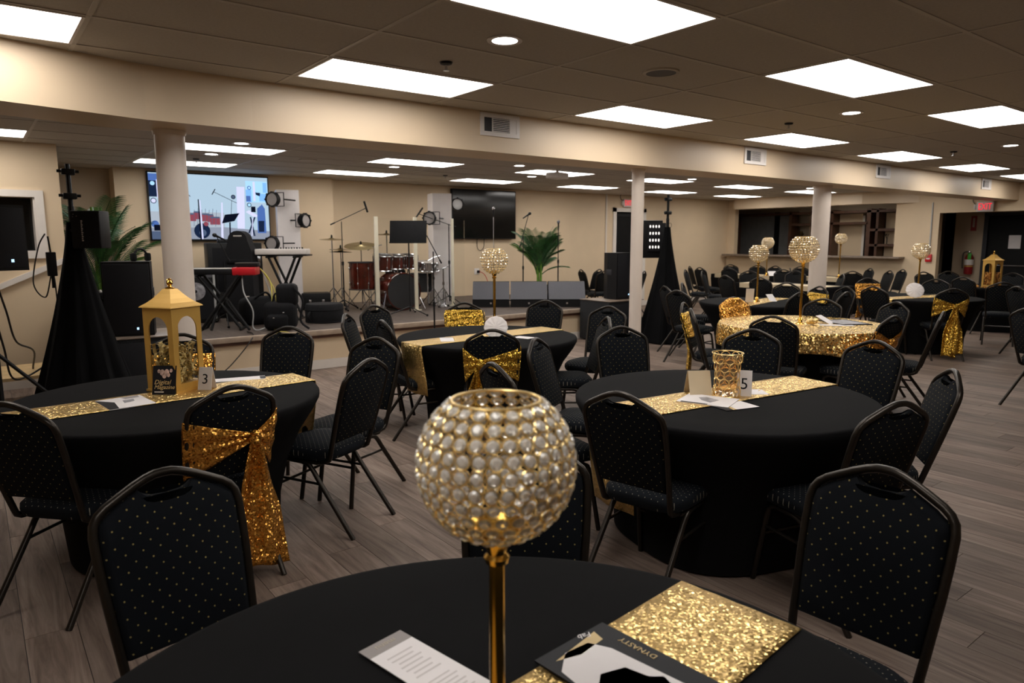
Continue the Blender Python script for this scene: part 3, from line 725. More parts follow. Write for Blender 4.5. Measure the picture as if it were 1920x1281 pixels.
# table with the white disc
chair(9.55, 4.5, *T8, 'broad black chair left of the tilted white disc, back to the camera', g8)
chair(9.2, 4.68, *T6, 'chair with a round grey rail left of the broad black chair', g6, turn=10)
chair(11.6, 5.57, *T8, 'chair with an orange gold wrap behind the broad black chair', g8, ('orange gold sash wrapped on the chair behind the broad black chair', 'sequin_sash', .05, 1, .60, .84, .3, 1))
chair(9.9, 3.66, *T8, 'chair with a big gold bow right of the white disc, back to the camera', g8, ('gold sequin bow with two long tails on the right chair', 'sequin_sash_gold', .05, 1, .56, .82, .05, 2))
chair(12.1, 4.73, *T8, 'chair with grey rail facing the camera right behind the white disc', g8)
chair(13.13, 4.73, *T9, 'black chair left of the far gold lantern', g9)
chair(11.93, 3.77, *T9, 'black chair before the far gold lantern, grey rail', g9)
chair(11.0, 3.31, 12.2, 2.6, 'dark chair at the right picture edge below the far lantern', g9)
chair(15.4, 4.72, *T9, 'black chair beyond the far gold lantern at the right edge', g9)
chair(7.56, 2.18, 8.7, 1.6, 'chair cut by the right picture edge above the open floor', g9)
# bar end
gb = 'chairs at the bar end of the hall'
chair(13.9, 6.98, 14.9, 7.9, 'black chair before the counter beside the distant crystal ball', gb)
chair(15.55, 7.42, 14.9, 7.9, 'black chair against the bar wall under the counter end', gb)
chair(12.5, 6.45, 11.9, 7.1, 'dark chair just right of the thick column, behind', gb)
chair(14.7, 6.62, 13.9, 7.25, 'thin chair edge on before the bar wall, left of two', gb)
chair(15.5, 6.72, 14.7, 7.35, 'thin chair edge on before the bar wall, right of two', gb)
chair(14.6, 5.95, 14.0, 5.0, 'chair with shiny rail behind the right crystal ball stem', gb)
chair(15.3, 5.78, 14.1, 4.7, 'black chair before the hallway opening', gb)
chair(10.42, 6.78, 11.9, 7.0, 'black chair with lit hand hold right of the middle crystal ball stem', gb)
chair(10.58, 7.58, 11.9, 7.3, 'broad black chair with curved silver rail left of the crystal balls', gb)
chair(12.55, 8.42, 11.7, 7.6, 'black chair facing the camera beyond the first long table', gb)
chair(13.1, 7.72, 12.0, 7.1, 'chair with grey rail beyond the first long table, between crystal balls', gb)
chair(13.6, 8.3, 12.4, 7.3, 'black chair left of the thick column, far', gb)
chair(13.6, 10.75, 14.6, 10.0, 'black chair against the back wall, left in the far corner cluster', gb)
chair(13.2, 10.15, 14.5, 9.9, 'second black chair in the far corner cluster', gb)
chair(12.0, 9.6, 12.6, 8.4, 'lowest chair of the far cluster beside the black drape', gb)
chair(11.7, 8.93, 12.3, 7.7, 'black chair with a bright curved rail in the far left cluster', gb)
chair(15.35, 10.85, 14.7, 9.9, 'black chair under the left end of the bar counter, farther one', gb)
chair(13.45, 9.55, 14.6, 9.7, 'black chair under the left end of the bar counter, nearer one', gb)
chair(15.4, 10.1, 14.7, 9.8, 'black chair behind the middle crystal ball stem', gb)
chair(15.3, 9.55, 14.6, 9.6, 'slim black chair behind the small crystal ball stem', gb)
chair(15.45, 9.0, 14.8, 8.2, 'black chair under the counter left of the tall crystal ball', gb)
chair(14.35, 8.6, 14.8, 7.9, 'black chair with lit hand hold under the counter', gb)
chair(10.35, 11.05, 11.6, 10.6, 'thin edge on chair by the back wall, right of the palm', gb)
chair(10.75, 10.9, 11.2, 9.8, 'black chair by the back wall beside the floor monitors', gb, turn=170)
chair(10.35, 10.3, 10.0, 9.2, 'black chair left of the right loudspeaker', gb, turn=180)
chair(10.8, 9.66, 11.3, 8.6, 'black chair half hidden behind the slim column', gb, turn=180)

# ------------------------------------------------------------------ things on the tables
def bead_ball(R, spacing, br):
    out = []; a0, a1 = math.radians(34), math.radians(166); rows = max(4, int(round((a1-a0)*R/spacing)))
    for i in range(rows):
        ph = a0+(a1-a0)*(i+.5)/rows; n = max(4, int(round(2*PI*R*sin(ph)/spacing)))
        for k in range(n): out.append((ph, 2*PI*(k+.5*(i % 2))/n))
    return out
def bead_X(ph, th):
    d = Vector((sin(ph)*cos(th), sin(ph)*sin(th), cos(ph))); x = Vector((-sin(th), cos(th), 0)); y = d.cross(x)
    return d, Matrix(((x.x, y.x, d.x), (x.y, y.y, d.y), (x.z, y.z, d.z)))
bead_me = MB().lathe([(.0001, -.0042), (.0050, -.0034), (.0086, 0), (.0050, .0036), (.0001, .0040)], 10, caps=False).mesh('crystal_bead', 'glass_bead', ang=25)
def stand_ball(x, y, zb, label, R=.115, near=False, n_lift=0):
    t = thing('crystal_ball_stand', label, 'candle holder', (x, y, TZ), 0, 'tall gold candle holders with crystal balls')
    c = zb-TZ
    MB().lathe([(.062, 0), (.064, .006), (.05, .014), (.024, .02), (.018, .034), (.026, .045), (.018, .056), (.011, .066)], 28).obj('base', 'gold_metal', t)
    MB().lathe([(.0115, .06), (.0115, c-R-.035)], 18).obj('stem', 'gold_metal', t)
    MB().lathe([(.0115, c-R-.04), (.017, c-R-.036), (.019, c-R-.028), (.014, c-R-.022), (.016, c-R-.014), (.03, c-R+.012), (.042, c-R+.022)], 22, caps=False).obj('cup', 'gold_metal', t)
    if near:
        b = bpy.data.objects.new('crystal_ball', None); C.objects.link(b); b.parent = t; b.location = (0, 0, c); b.empty_display_size = .05
        wires = MB(); spots = bead_ball(R, .0222, .0086)
        for ph, th in spots:
            d, X = bead_X(ph, th); o = link('crystal_bead', bead_me, b); o.matrix_local = Matrix.Translation(d*R) @ X.to_4x4()
            wires.torus(d*R, .0102, .0011, X, 12, 4)
        for a in (34, 166): wires.torus((0, 0, R*cos(math.radians(a))), R*sin(math.radians(a)), .0022, None, 40, 6)
        wires.obj('wire_frame', 'gold_pale', b)
    else:
        bd, wr = MB(), MB()
        for ph, th in bead_ball(R, .027, .008):
            d, X = bead_X(ph, th); m4 = Matrix.Translation(d*R) @ X.to_4x4()
            bd.X = m4; bd.lathe([(.0001, -.006), (.0098, 0), (.0001, .008)], 7, caps=False)
            wr.torus(d*R, .0118, .0012, X, 7, 3)
        for a in (34, 166): wr.torus((0, 0, R*cos(math.radians(a))), R*sin(math.radians(a)), .0022, None, 28, 5)
        ob = bd.obj('crystal_beads', 'bead_far', t, (0, 0, c), smooth=False); ob['kind'] = 'stuff'
        wr.obj('wire_frame', 'gold_pale', t, (0, 0, c))
    return t
stand_ball(.57, .78, 1.245, 'large crystal ball on a gold stem in the foreground', .112, True)
stand_ball(3.47, 4.76, 1.395, 'crystal ball on a gold stem on the table before the stage', .112)
stand_ball(6.33, 3.66, 1.475, 'tallest crystal ball rising from the gold cloth table', .135)
stand_ball(8.17, 5.35, 1.385, 'crystal ball with white cards on the table behind the gold cloth', .122)
stand_ball(10.85, 4.48, 1.40, 'crystal ball behind the tilted white disc at right', .120)
stand_ball(14.3, 9.15, 1.49, 'small distant crystal ball overlapping another before the bar', .135)
stand_ball(14.75, 7.7, 1.58, 'small distant crystal ball right of the thick column', .12)

def lantern(x, y, rot, label, sz=1.0, fill='raffia', h_body=.455, s=.20):
    t = thing('lantern', label, 'lantern', (x, y, TZ+.004), rot, 'gold lanterns')
    h = s/2; k = .022
    MB().box(-h, h, -h, h, 0, .045).box(-h-.006, h+.006, -h-.006, h+.006, 0, .012).obj('base', 'lantern_gold', t, smooth=False)
    def side():
        m = MB(); z0, z1 = .045, h_body; aw = h-k-.012; az = z1-.075-aw+.02      # arched opening cut in each side
        arch = [(-aw, z0)]+[(-aw*cos(PI*i/12), az+aw*sin(PI*i/12)*1.1) for i in range(13)]+[(aw, z0)]
        outer = [(-h, z0)]+[(-h+2*h*i/12, z1) for i in range(13)]+[(h, z0)]
        n = len(arch)
        vs = [(x_, -h, z) for x_, z in arch]+[(x_, -h, z) for x_, z in outer]+[(x_, -h+.006, z) for x_, z in arch]+[(x_, -h+.006, z) for x_, z in outer]
        fs = []
        for i in range(n-1): fs += [(i, i+1, n+i+1, n+i), (2*n+i, 3*n+i, 3*n+i+1, 2*n+i+1), (i, 2*n+i, 2*n+i+1, i+1)]
        return m.add(vs, fs).mesh('side_panel', 'lantern_gold', ang=30)
    sm = side()
    for q in range(4): o = link('side_panel', sm, t, None, q*PI/2)
    m = MB()
    prof = [(h+.012, 0), (h+.009, .006), (h*.84, .024), (h*.62, .046), (h*.43, .070), (h*.31, .088), (h*.25, .096)]
    vs = []
    for r, z in prof: vs += [(-r, -r, h_body+z), (r, -r, h_body+z), (r, r, h_body+z), (-r, r, h_body+z)]
    fs = [(i*4+q, i*4+(q+1) % 4, (i+1)*4+(q+1) % 4, (i+1)*4+q) for i in range(len(prof)-1) for q in range(4)]+[(3, 2, 1, 0), tuple(len(vs)-4+q for q in range(4))]
    m.add(vs, fs).obj('roof', 'lantern_gold', t, smooth=False)
    zt = h_body+.096
    f = MB(); f.lathe([(.024, zt), (.025, zt+.006), (.010, zt+.011), (.008, zt+.017), (.014, zt+.026), (.016, zt+.033), (.010, zt+.043), (.006, zt+.046), (.009, zt+.052), (.0005, zt+.058)], 16)
    fo = f.obj('finial', 'gold_metal', t); MB().torus((0, 0, zt+.035), .020, .002, Matrix.Rotation(PI/2, 3, 'X'), 18, 5).obj('ring', 'gold_metal', fo)
    rng = random.Random(5); m = MB()
    for q in range(420):                                                     # curled paper shreds inside
        cx, cy, cz = rng.uniform(-h*.92, h*.92), rng.uniform(-h*.92, h*.92), .05+rng.random()**1.2*.19
        a, b = rng.uniform(0, 2*PI), rng.uniform(-1, 1.2); L = rng.uniform(.04, .08); w = rng.uniform(.004, .009); d = Vector((cos(a)*cos(b), sin(a)*cos(b), sin(b))); e = Vector((-sin(a), cos(a), rng.uniform(-.5, .5)))
        u = d.cross(e).normalized(); ps = [Vector((cx, cy, cz))+d*L*(i/4-.5)+u*.018*sin(i*PI/4) for i in range(5)]
        ps = [Vector((max(-h+.012, min(h-.012, p.x)), max(-h+.012, min(h-.012, p.y)), max(.048, p.z))) for p in ps]
        vs = [v for p in ps for v in (p-e*w, p+e*w)]
        m.add(vs, [(2*i, 2*i+1, 2*i+3, 2*i+2) for i in range(4)])
    o = m.obj('paper_shreds', fill, None, (x, y, TZ+.004), rot); tag(o, 'curled paper shreds filling the '+label, 'filling', kind='stuff')
    return t
lantern(.845, 4.13, .56, 'tall gold lantern on the number three table')
t2 = lantern(13.55, 4.45, PI/4-1.256+.18, 'distant gold lantern at the far right', fill='raffia_orange')
m = MB(); rng = random.Random(9)
for q in range(26):
    a = rng.uniform(0, 2*PI); r = rng.uniform(.12, .2); m.ball((r*cos(a), r*sin(a), .012+rng.random()*.02), rng.uniform(.012, .022), 7, 5)
tag(m.obj('gold_petals', 'raffia_orange', None, (13.55, 4.45, TZ)), 'orange gold petals scattered around the distant lantern', 'decoration', kind='stuff')

# cards and menus (each a thin sheet with printed shapes just above it)
def sheet(name, x, y, ang, w, l, label, cat, base='paper', z=TZ+.004, th=.0012, prints=(), group=None):
    t = thing(name, label, cat, (x, y, z), ang, group)
    MB().box(-w/2, w/2, -l/2, l/2, 0, th).obj('sheet', base, t, smooth=False)
    for pn, pm, poly in prints:
        m = MB(); m.prism([(a*w, b*l) for a, b in poly], th, th+.0003); m.obj(pn, pm, t, smooth=False)
    return t
def lines(x0, x1, y0, y1, n): return [('text_line', 'ink_soft', [(x0+(.06 if k % 3 == 1 else 0), y0+(y1-y0)*(k+.25)/n), (x1-(.08 if k % 2 else 0), y0+(y1-y0)*(k+.25)/n), (x1-(.08 if k % 2 else 0), y0+(y1-y0)*(k+.55)/n), (x0+(.06 if k % 3 == 1 else 0), y0+(y1-y0)*(k+.55)/n)]) for k in range(n)]
BANDT = ('header_band', 'ink_grey', [(-.5, .38), (.5, .38), (.5, .5), (-.5, .5)]); BANDB = ('footer_band', 'ink_grey', [(-.5, -.5), (.5, -.5), (.5, -.42), (-.5, -.42)])
mt = sheet('menu_card', .622, 1.062, .19, .105, .31, 'white menu card with grey header beside the foreground gold stem', 'menu', prints=[BANDT, BANDB]+lines(-.32, .32, -.36, -.05, 8)+lines(-.30, .28, 0, .32, 7))
lettering('menu', .022, 'ink_text', mt, Matrix.Translation((0, .137, .0016)) @ Matrix.Rotation(PI, 4, 'Z'))
# folded magazine on the nearest table
ma = math.atan2(-.22, .02)+PI/2
mg = sheet('magazine', .905, .822, .09, .20, .30, 'glossy black and white magazine lying on the foreground runner', 'magazine', 'ink_black', z=TZ+.0075, th=.004,
   prints=[('gown_picture', 'paper', [(-.5, .05), (-.44, .30), (-.2, .42), (.1, .40), (.2, .25), (.27, -.5), (-.1, -.5), (-.25, -.1)]), ('gold_band', 'ink_gold', [(-.36, .40), (.30, .46), (.26, .36), (-.1, .34)]),
           ('dark_figure', 'ink_black', [(-.42, .02), (-.2, .12), (.05, .06), (.1, -.1), (.2, -.16), (.1, -.35), (-.05, -.42), (-.3, -.3)]), ('grey_figure', 'photo_grey', [(-.1, .0), (.02, -.05), (-.05, -.3), (-.12, -.3)])])
lettering('DYNASTY', .020, 'ink_gold', mg, Matrix.Translation((.078, .04, .0046)) @ Matrix.Rotation(PI/2, 4, 'Z'))
lettering('Fab', .022, 'paper', mg, Matrix.Translation((.035, .141, .0046)) @ Matrix.Rotation(PI*.9, 4, 'Z'), shear=.3)
# number three table
sheet('magazine', .56, 3.93, .12, .21, .26, 'black and white magazine lying left of the lantern', 'magazine', 'paper', z=TZ+.003, th=.004,
   prints=[('dark_corner', 'ink_black', [(-.5, -.5), (-.3, -.5), (-.2, .1), (-.5, .5)]), ('dark_figure', 'photo_grey', [(-.05, -.1), (.2, -.02), (.25, .2), (.0, .18)]), ('dark_top', 'ink_grey', [(.1, .28), (.42, .30), (.45, .48), (.05, .46)])])
sheet('menu_card', 1.19, 4.20, math.atan2(-.07, .27)-PI/2+PI, .105, .31, 'white menu card with dark end beside the number three sign', 'menu', prints=[('footer_band', 'ink_black', [(-.4, -.5), (.4, -.5), (.4, -.40), (-.4, -.40)]), ('header_band', 'ink_grey', [(-.5, .42), (.5, .42), (.5, .5), (-.5, .5)])])
def standing(name, x, y, w, h, ang, lean, label, cat, base, z=TZ+.004, th=.003):
    """a card standing on its lower edge, facing -y of its own frame, leaning back"""
    t = thing(name, label, cat, (x, y, z), ang); X = Matrix.Rotation(-lean, 4, 'X'); m = MB(); m.X = X; m.box(-w/2, w/2, 0, th, 0, h); m.obj('card', base, t, smooth=False)
    return t, X @ basis((0, -.0006, 0), (1, 0, 0), (0, 0, 1))
cz = -.655
t, X = standing('poster_card', .752, 4.005, .125, .155, -math.atan2(.12, .11)+.15, .22, 'small black poster card leaning on the gold lantern', 'card', 'ink_black')
lettering('Digital', .034, 'ink_gold', t, X @ Matrix.Translation((-.01, .066, 0)), shear=.3); lettering('Magazine', .030, 'ink_gold', t, X @ Matrix.Translation((.002, .040, 0)), shear=.3)
m = MB(); m.X = X
for q, (a, b, r) in enumerate([(-.03, .125, .008), (-.012, .118, .013), (.012, .120, .013), (.035, .128, .008), (0, .102, .012), (.022, .105, .009)]): m.poly([(a+r*cos(2*PI*k/10), b+r*1.3*sin(2*PI*k/10), .0003) for k in range(10)])
m.obj('band_picture', 'photo_pink', t, smooth=False)
m = MB(); m.X = X; m.poly([(-.05, .012, .0003), (.0, .012, .0003), (.0, .018, .0003), (-.05, .018, .0003)]); m.obj('text_line', 'ink_soft', t, smooth=False)
def number_sign(n, x, y, w, h, ang, label):
    t = thing('table_number', label, 'table number', (x, y, TZ+.005), ang, 'white table number cards')
    a = .26
    for s in (-1, 1):
        m = MB(); m.X = Matrix.Translation((0, s*h*sin(a), 0)) @ Matrix.Rotation(s*a, 4, 'X'); m.box(-w/2, w/2, -.001, .001, 0, h); m.obj('card', 'paper', t, smooth=False)
    lettering(n, h*.62, 'ink_black', t, Matrix.Translation((0, -h*sin(a), 0)) @ Matrix.Rotation(-a, 4, 'X') @ basis((0, -.0015, h*.46), (1, 0, 0), (0, 0, 1)))
number_sign('3', .975, 4.02, .075, .125, -.70, 'white tent card with black number three')
number_sign('5', 3.155, 2.115, .075, .135, -.655-.35, 'white tent card with black number five')
# number five table: gold cut out vase, folded card, magazines
t = thing('cutout_vase', 'gold vase of linked rings around amber glass on the number five table', 'vase', (3.08, 2.17, TZ+.004))
vr = lambda z: .058+.016*((z-.10)/.11)**2
m = MB(); H = .225
for i in range(5):
    z = .026+i*.043
    for k in range(8):
        a = 2*PI*(k+.5*(i % 2))/8; d = Vector((cos(a), sin(a), 0)); X = Matrix(((-sin(a), 0, cos(a)), (cos(a), 0, sin(a)), (0, 1, 0)))
        m.torus((d.x*vr(z), d.y*vr(z), z), .0245, .0022, X, 16, 5)
m.obj('ring_lattice', 'gold_pale', t)
MB().torus((0, 0, H), vr(H), .0028, None, 32, 6).torus((0, 0, .003), vr(.0), .003, None, 32, 6).obj('rims', 'gold_pale', t)
MB().lathe([(.001, .004), (vr(0)-.006, .004)]+[(vr(q)-.006, q) for q in (.03, .06, .09, .12, .15, .18, .21)]+[(vr(q)-.008, q) for q in (.21, .15, .09, .03)]+[(.001, .009)], 28, caps=False).obj('glass_liner', 'amber_glass', t)
t = thing('folded_card', 'tan folded tent card beside the gold cut out vase', 'card', (3.00, 2.29, TZ+.004), math.atan2(-2.3, -3.0)+.35)
for s in (-1, 1):
    m = MB(); m.X = Matrix.Translation((s*.05, 0, 0)) @ Matrix.Rotation(-s*.36, 4, 'Y'); m.box(-.001, .001, -.06, .06, 0, .13); m.obj('flap', 'paper_tan', t, smooth=False)
sheet('napkin', 3.27, 2.12, .9, .13, .10, 'white folded paper lying right of the number five card', 'napkin', 'paper')
sheet('magazine', 2.90, 2.15, .35, .21, .26, 'magazine with dark figure lying open on the number five runner', 'magazine', 'paper', z=TZ+.004, th=.004, prints=[('dark_figure', 'photo_grey', [(-.25, -.1), (.1, -.2), (.3, .1), (.15, .22), (-.1, .1)]), ('dark_edge', 'ink_black', [(-.5, .42), (-.5, -.1), (-.42, -.1), (-.40, .42)])])
sheet('magazine', 2.925, 2.06, -.25, .20, .25, 'lower magazine under the open one on the number five table', 'magazine', 'ink_black', z=TZ+.001, th=.0028, prints=[('pale_page', 'paper', [(-.2, -.5), (.5, -.5), (.5, .1), (-.1, .1)]), ('gold_band', 'ink_gold', [(-.3, -.5), (-.2, -.5), (-.1, -.1), (-.2, -.1)])])
# white scalloped discs
def disc(x, y, ang, lean, r, label, lift=0):
    t = thing('white_disc', label, 'table sign', (x, y, TZ+.006+lift), ang, 'white scalloped discs')
    m = MB(); m.X = Matrix.Rotation(lean, 4, 'X') @ Matrix.Translation((0, 0, r))
    n = 48
    for yy, q in ((0, 1),):
        vs = [(0, -.012, 0)]; fs = []
        for j, rr in enumerate((.35, .7, .92, 1.0)):
            for k in range(n): a = 2*PI*k/n; s = 1+.025*cos(12*a)*rr; vs.append((r*rr*s*cos(a), -.012*(1-rr*rr)+.004*cos(12*a)*rr, r*rr*s*sin(a)))
        for k in range(n): fs.append((0, 1+k, 1+(k+1) % n))
        for j in range(3):
            for k in range(n): fs.append((1+j*n+k, 1+j*n+(k+1) % n, 1+(j+1)*n+(k+1) % n, 1+(j+1)*n+k))
        m.add(vs, fs)
    o = m.obj('disc', 'napkin', t); s = o.modifiers.new('thickness', 'SOLIDIFY'); s.thickness = .006
    MB().box(-.03, .03, .02, .06, -.002, .012).obj('foot', 'gold_metal', t, smooth=False)
disc(3.38, 4.62, -.655, -.42, .098, 'white scalloped disc leaning on the table before the stage')
disc(10.36, 4.30, -.95, -.5, .115, 'white tilted disc on the table at right')
# papers around the stands
def leaner(x, y, ang, w, h, lean, label): standing('white_card', x, y, w, h, ang, lean, label, 'card', 'paper', th=.002)
leaner(8.02, 5.36, -.9, .10, .20, -.45, 'white card leaning left of the crystal ball behind the gold cloth')
leaner(8.36, 5.22, -.4, .10, .14, .9, 'white card leaning right of the crystal ball behind the gold cloth')
leaner(6.55, 3.45, .1, .12, .16, 1.1, 'white card leaning right of the tallest crystal ball')
sheet('magazine', 6.72, 3.42, -.5, .30, .42, 'dark speckled magazine lying on the gold cloth', 'magazine', 'ink_black', z=TZ+.007, th=.006, prints=[('speckle_picture', 'photo_grey', [(-.45, -.4), (.4, -.4), (.4, .4), (-.45, .4)])])
sheet('menu_card', 6.45, 3.36, .75, .10, .30, 'white menu card lying before the speckled magazine', 'menu', 'paper', z=TZ+.007)
m = MB(); rng = random.Random(3)
for q in range(6): m.ball((rng.uniform(-.045, .045), rng.uniform(-.04, .04), .026+rng.random()*.02), .024, 10, 7)
tag(m.obj('gold_baubles', 'gold_pale', None, (6.30, 3.50, TZ+.006)), 'small gold baubles at the foot of the tallest crystal ball', 'decoration', kind='stuff')
sheet('menu_card', 3.62, 4.55, .3, .11, .16, 'white card at the right of the white disc before the stage', 'menu', 'paper')
sheet('menu_card', 3.05, 4.85, -.5, .11, .24, 'white menu with dark edge on the runner before the stage', 'menu', 'paper', z=TZ+.005, prints=[BANDT])
leaner(14.35, 9.0, -.5, .2, .14, .8, 'white card standing at the foot of the distant crystal ball')

# ------------------------------------------------------------------ wall screens
def flat_tv(x0, x1, z0, z1, y, label, lit):
    t = thing('wall_screen', label, 'television', (x0, y, 0), 0, 'wall mounted screens'); w = x1-x0
    MB().rbox(0, w, 0, .06, z0, z1, .006).obj('housing', 'black_plastic', t)
    MB().box(.5*w-.25, .5*w+.25, .06, .1, (z0+z1)/2-.2, (z0+z1)/2+.2).obj('wall_mount', 'black_plastic', t, smooth=False)
    if not lit:
        MB().box(.018, w-.018, -.002, .002, z0+.022, z1-.018).obj('screen', 'screen_black', t, smooth=False); return t
    cols = {}
    def c(name, rgb, s=1.0):
        emit('lit_'+name, tuple(.82*q+.18*(sum(rgb)/3) for q in rgb), s*.75); cols[name] = 'lit_'+name
    for n, rgb, s in [('wall', (.36, .52, .66), 1.15), ('wall_warm', (.40, .47, .56), 1.0), ('floor', (.33, .38, .50), .8), ('white', (.62, .64, .95), 1.1), ('navy', (.01, .03, .10), .6), ('blue', (.05, .16, .55), .9),
                      ('sky', (.13, .42, 1.0), 1.2), ('red', (.38, .06, .10), .8), ('black', (.006, .01, .03), .5), ('dim', (.10, .16, .30), .7), ('pale', (.3, .62, .95), 1.2)]: c(n, rgb, s)
    names = list(cols); m = MB(); W, H = w-.036, z1-z0-.045; lay = [0]
    def P(n, *pts):
        lay[0] += 1; m.cur = names.index(n); m.poly([(.018+a*W, -.001-lay[0]*.00004, z0+.025+b*H) for a, b in pts])
    def R(n, a, b, cc, d): P(n, (a, b), (cc, b), (cc, d), (a, d))
    def O(n, a, b, r, k=16): P(n, *[(a+r*cos(2*PI*i/k), b+r*1.78*sin(2*PI*i/k)) for i in range(k)])
    def Ln(n, a, b, cc, d, wd):
        dx, dy = cc-a, (d-b)/1.78; l = math.hypot(dx, dy); nx, ny = -dy/l*wd, dx/l*wd*1.78; P(n, (a-nx, b-ny), (a+nx, b+ny), (cc+nx, d+ny), (cc-nx, d-ny))
    R('wall', 0, 0, 1, 1); P('floor', (0, 0), (1, 0), (1, .13), (.6, .19), (0, .17)); P('wall_warm', (0, .17), (.6, .19), (.6, .42), (0, .42))
    R('navy', 0, .64, .07, .98); R('blue', .0, .88, .07, .985); O('pale', .03, .84, .018); R('white', .06, .62, .075, .90); O('navy', .03, .58, .024); O('white', .03, .58, .018); O('blue', .03, .23, .03); R('black', .02, .13, .08, .22); R('dim', 0, 0, .09, .12)
    P('white', (.71, .17), (.775, .17), (.79, .84), (.72, .84))                                    # pillar
    Ln('black', .52, .745, .715, .58, .0022); Ln('black', .505, .70, .535, .79, .004); Ln('black', .672, .62, .66, .38, .002); O('black', .687, .675, .02); O('dim', .687, .675, .014)
    Ln('black', .30, .70, .325, .66, .003)
    for a, b, r in [(.33, .33, .03), (.37, .36, .028), (.44, .33, .03), (.48, .32, .028), (.51, .28, .034), (.29, .37, .02), (.54, .28, .022)]:
        R('red', a-r, b-.05, a+r, b+.06); R('dim', a-r*.9, b+.05, a+r*.9, b+.075)
    for k in range(7): Ln('dim', .34+.03*k, .2+.01*(k % 3), .35+.031*k, .46+.02*(k % 2), .0016)
    O('navy', .405, .13, .068); O('dim', .41, .10, .03); O('red', .44, .24, .02)
    P('black', (.385, .0), (.398, .0), (.392, .62), (.383, .62)); P('white', (.398, .0), (.412, .0), (.405, .60), (.396, .62)); P('white', (.562, .0), (.582, .0), (.592, .58), (.58, .58))
    P('black', (.575, .25), (.685, .29), (.735, .42), (.605, .39)); Ln('black', .645, .27, .64, 0, .006)
    P('white', (.79, .44), (.86, .36), (.915, .37), (.82, .47)); Ln('navy', .83, .36, .86, .05, .007); Ln('navy', .87, .36, .81, .10, .007); R('black', .84, .44, .88, .53)
    P('blue', (.89, .10), (.97, .10), (.965, .50), (.94, .57), (.895, .50)); P('navy', (.90, .12), (.95, .12), (.955, .3), (.90, .3)); Ln('white', .835, .05, .85, .34, .004)
    R('pale', .80, .60, .995, .94); R('sky', .80, .60, .85, .80); R('sky', .92, .62, .99, .74); R('blue', .80, .61, .84, .70); O('blue', .832, .83, .018); O('pale', .832, .83, .011); R('white', .865, .62, .885, .93); P('navy', (.89, .72), (.925, .70), (.93, .755), (.885, .76)); R('sky', .955, .76, .99, .92)
    O('navy', .825, .555, .02); O('pale', .825, .555, .014)
    o = m.obj('screen', list(cols.values()), t, smooth=False)
    return t
flat_tv(2.09, 3.81, 1.56, 2.545, VB-.30, 'large lit wall screen showing the stage and a small inset picture', True)
flat_tv(7.33, 8.86, 1.585, 2.53, VB-.10, 'large dark switched off wall screen right of the drum kit', False)
t = thing('screen_cable', 'loop of black cable hanging under the dark wall screen', 'cable')
MB().tube(smooth_path([(7.95, VB-.03, 1.60), (7.96, VB-.02, 1.42), (8.03, VB-.02, 1.36), (8.11, VB-.02, 1.42), (8.12, VB-.03, 1.60)]), .006, 6).obj('cable', 'cable_black', t)

# ------------------------------------------------------------------ sound and light gear
SZ = .482
def pa_speaker(x, y, z, rz, label, w=.43, d=.42, h=.72):
    t = thing('pa_speaker', label, 'loudspeaker', (x, y, z), rz, 'black loudspeakers')
    out = [(-w/2, -d/2), (w/2, -d/2), (w/2, d*.1), (w*.33, d/2), (-w*.33, d/2), (-w/2, d*.1)]
    MB().prism(out, 0, h).obj('cabinet', 'black_plastic', t, smooth=False)
    MB().rbox(-w/2+.012, w/2-.012, -d/2-.014, -d/2, .02, h-.02, .006).obj('grille', 'grille', t)
    MB().box(.06, .078, -d/2-.017, -d/2-.012, .062, .084).obj('logo', 'logo_led', t, smooth=False)
    for s in (-1, 1): MB().rbox(s*w/2-.006, s*w/2+.006, -.06, .06, h*.52, h*.64, .004).obj('handle', 'dark_gap', t)
    return t
def subwoofer(x, y, rz, label, w=.72, d=.65, h=.63, m='black_carpet'):
    t = thing('subwoofer', label, 'subwoofer', (x, y, 0), rz, 'carpeted subwoofers')
    MB().rbox(-w/2, w/2, -d/2, d/2, .02, h, .012).obj('cabinet', m, t)
    MB().rbox(-w/2+.03, w/2-.03, -d/2-.012, -d/2, .05, h-.04, .006).obj('grille', 'grille', t)
    for sx in (-1, 1):
        for sy in (-1, 1): MB().lathe([(.025, 0), (.025, .022)], 12, (sx*(w/2-.06), sy*(d/2-.06), 0)).obj('foot', 'black_plastic', t)
    MB().rbox(-w/2-.006, w/2+.02, -d/2-.02, d/2+.006, h, h+.012, .003).obj('top_board', 'ledge', t)
    return t
subwoofer(7.945, 7.79, 0, 'grey carpeted subwoofer at the right end of the stage')
pa_speaker(8.09, 7.80, .642, 0, 'black loudspeaker on the right subwoofer by the slim column', w=.38, d=.34)
subwoofer(1.25, 7.82, 0, 'dark subwoofer at the left end of the stage')
pa_speaker(1.235, 7.84, .642, -.25, 'black loudspeaker on the left subwoofer beside the thick column', w=.42)
t = thing('headphones', 'black headphones resting on the left loudspeaker', 'headphones', (1.36, 7.86, 1.362), .4)
MB().tube([(.075*cos(a), 0, .02+.10*sin(a)) for a in [PI*k/10 for k in range(11)]], .012, 8).obj('headband', 'black_plastic', t)
for s in (-1, 1): MB().rbox(s*.075-.02, s*.075+.02, -.035, .035, 0, .08, .014).obj('ear_cup', 'black_soft', t)
def tripod(t, zc, r, zb=0, m='stand_black', th=.011, n=3, a0=.3):
    for k in range(n):
        a = a0+2*PI*k/n; o = MB().tube([(0, 0, zc), (r*cos(a), r*sin(a), .012)], th, 8).obj('leg', m, t)
        MB().ball((r*cos(a), r*sin(a), .014), .016, 8, 6).obj('foot', 'black_soft', o)
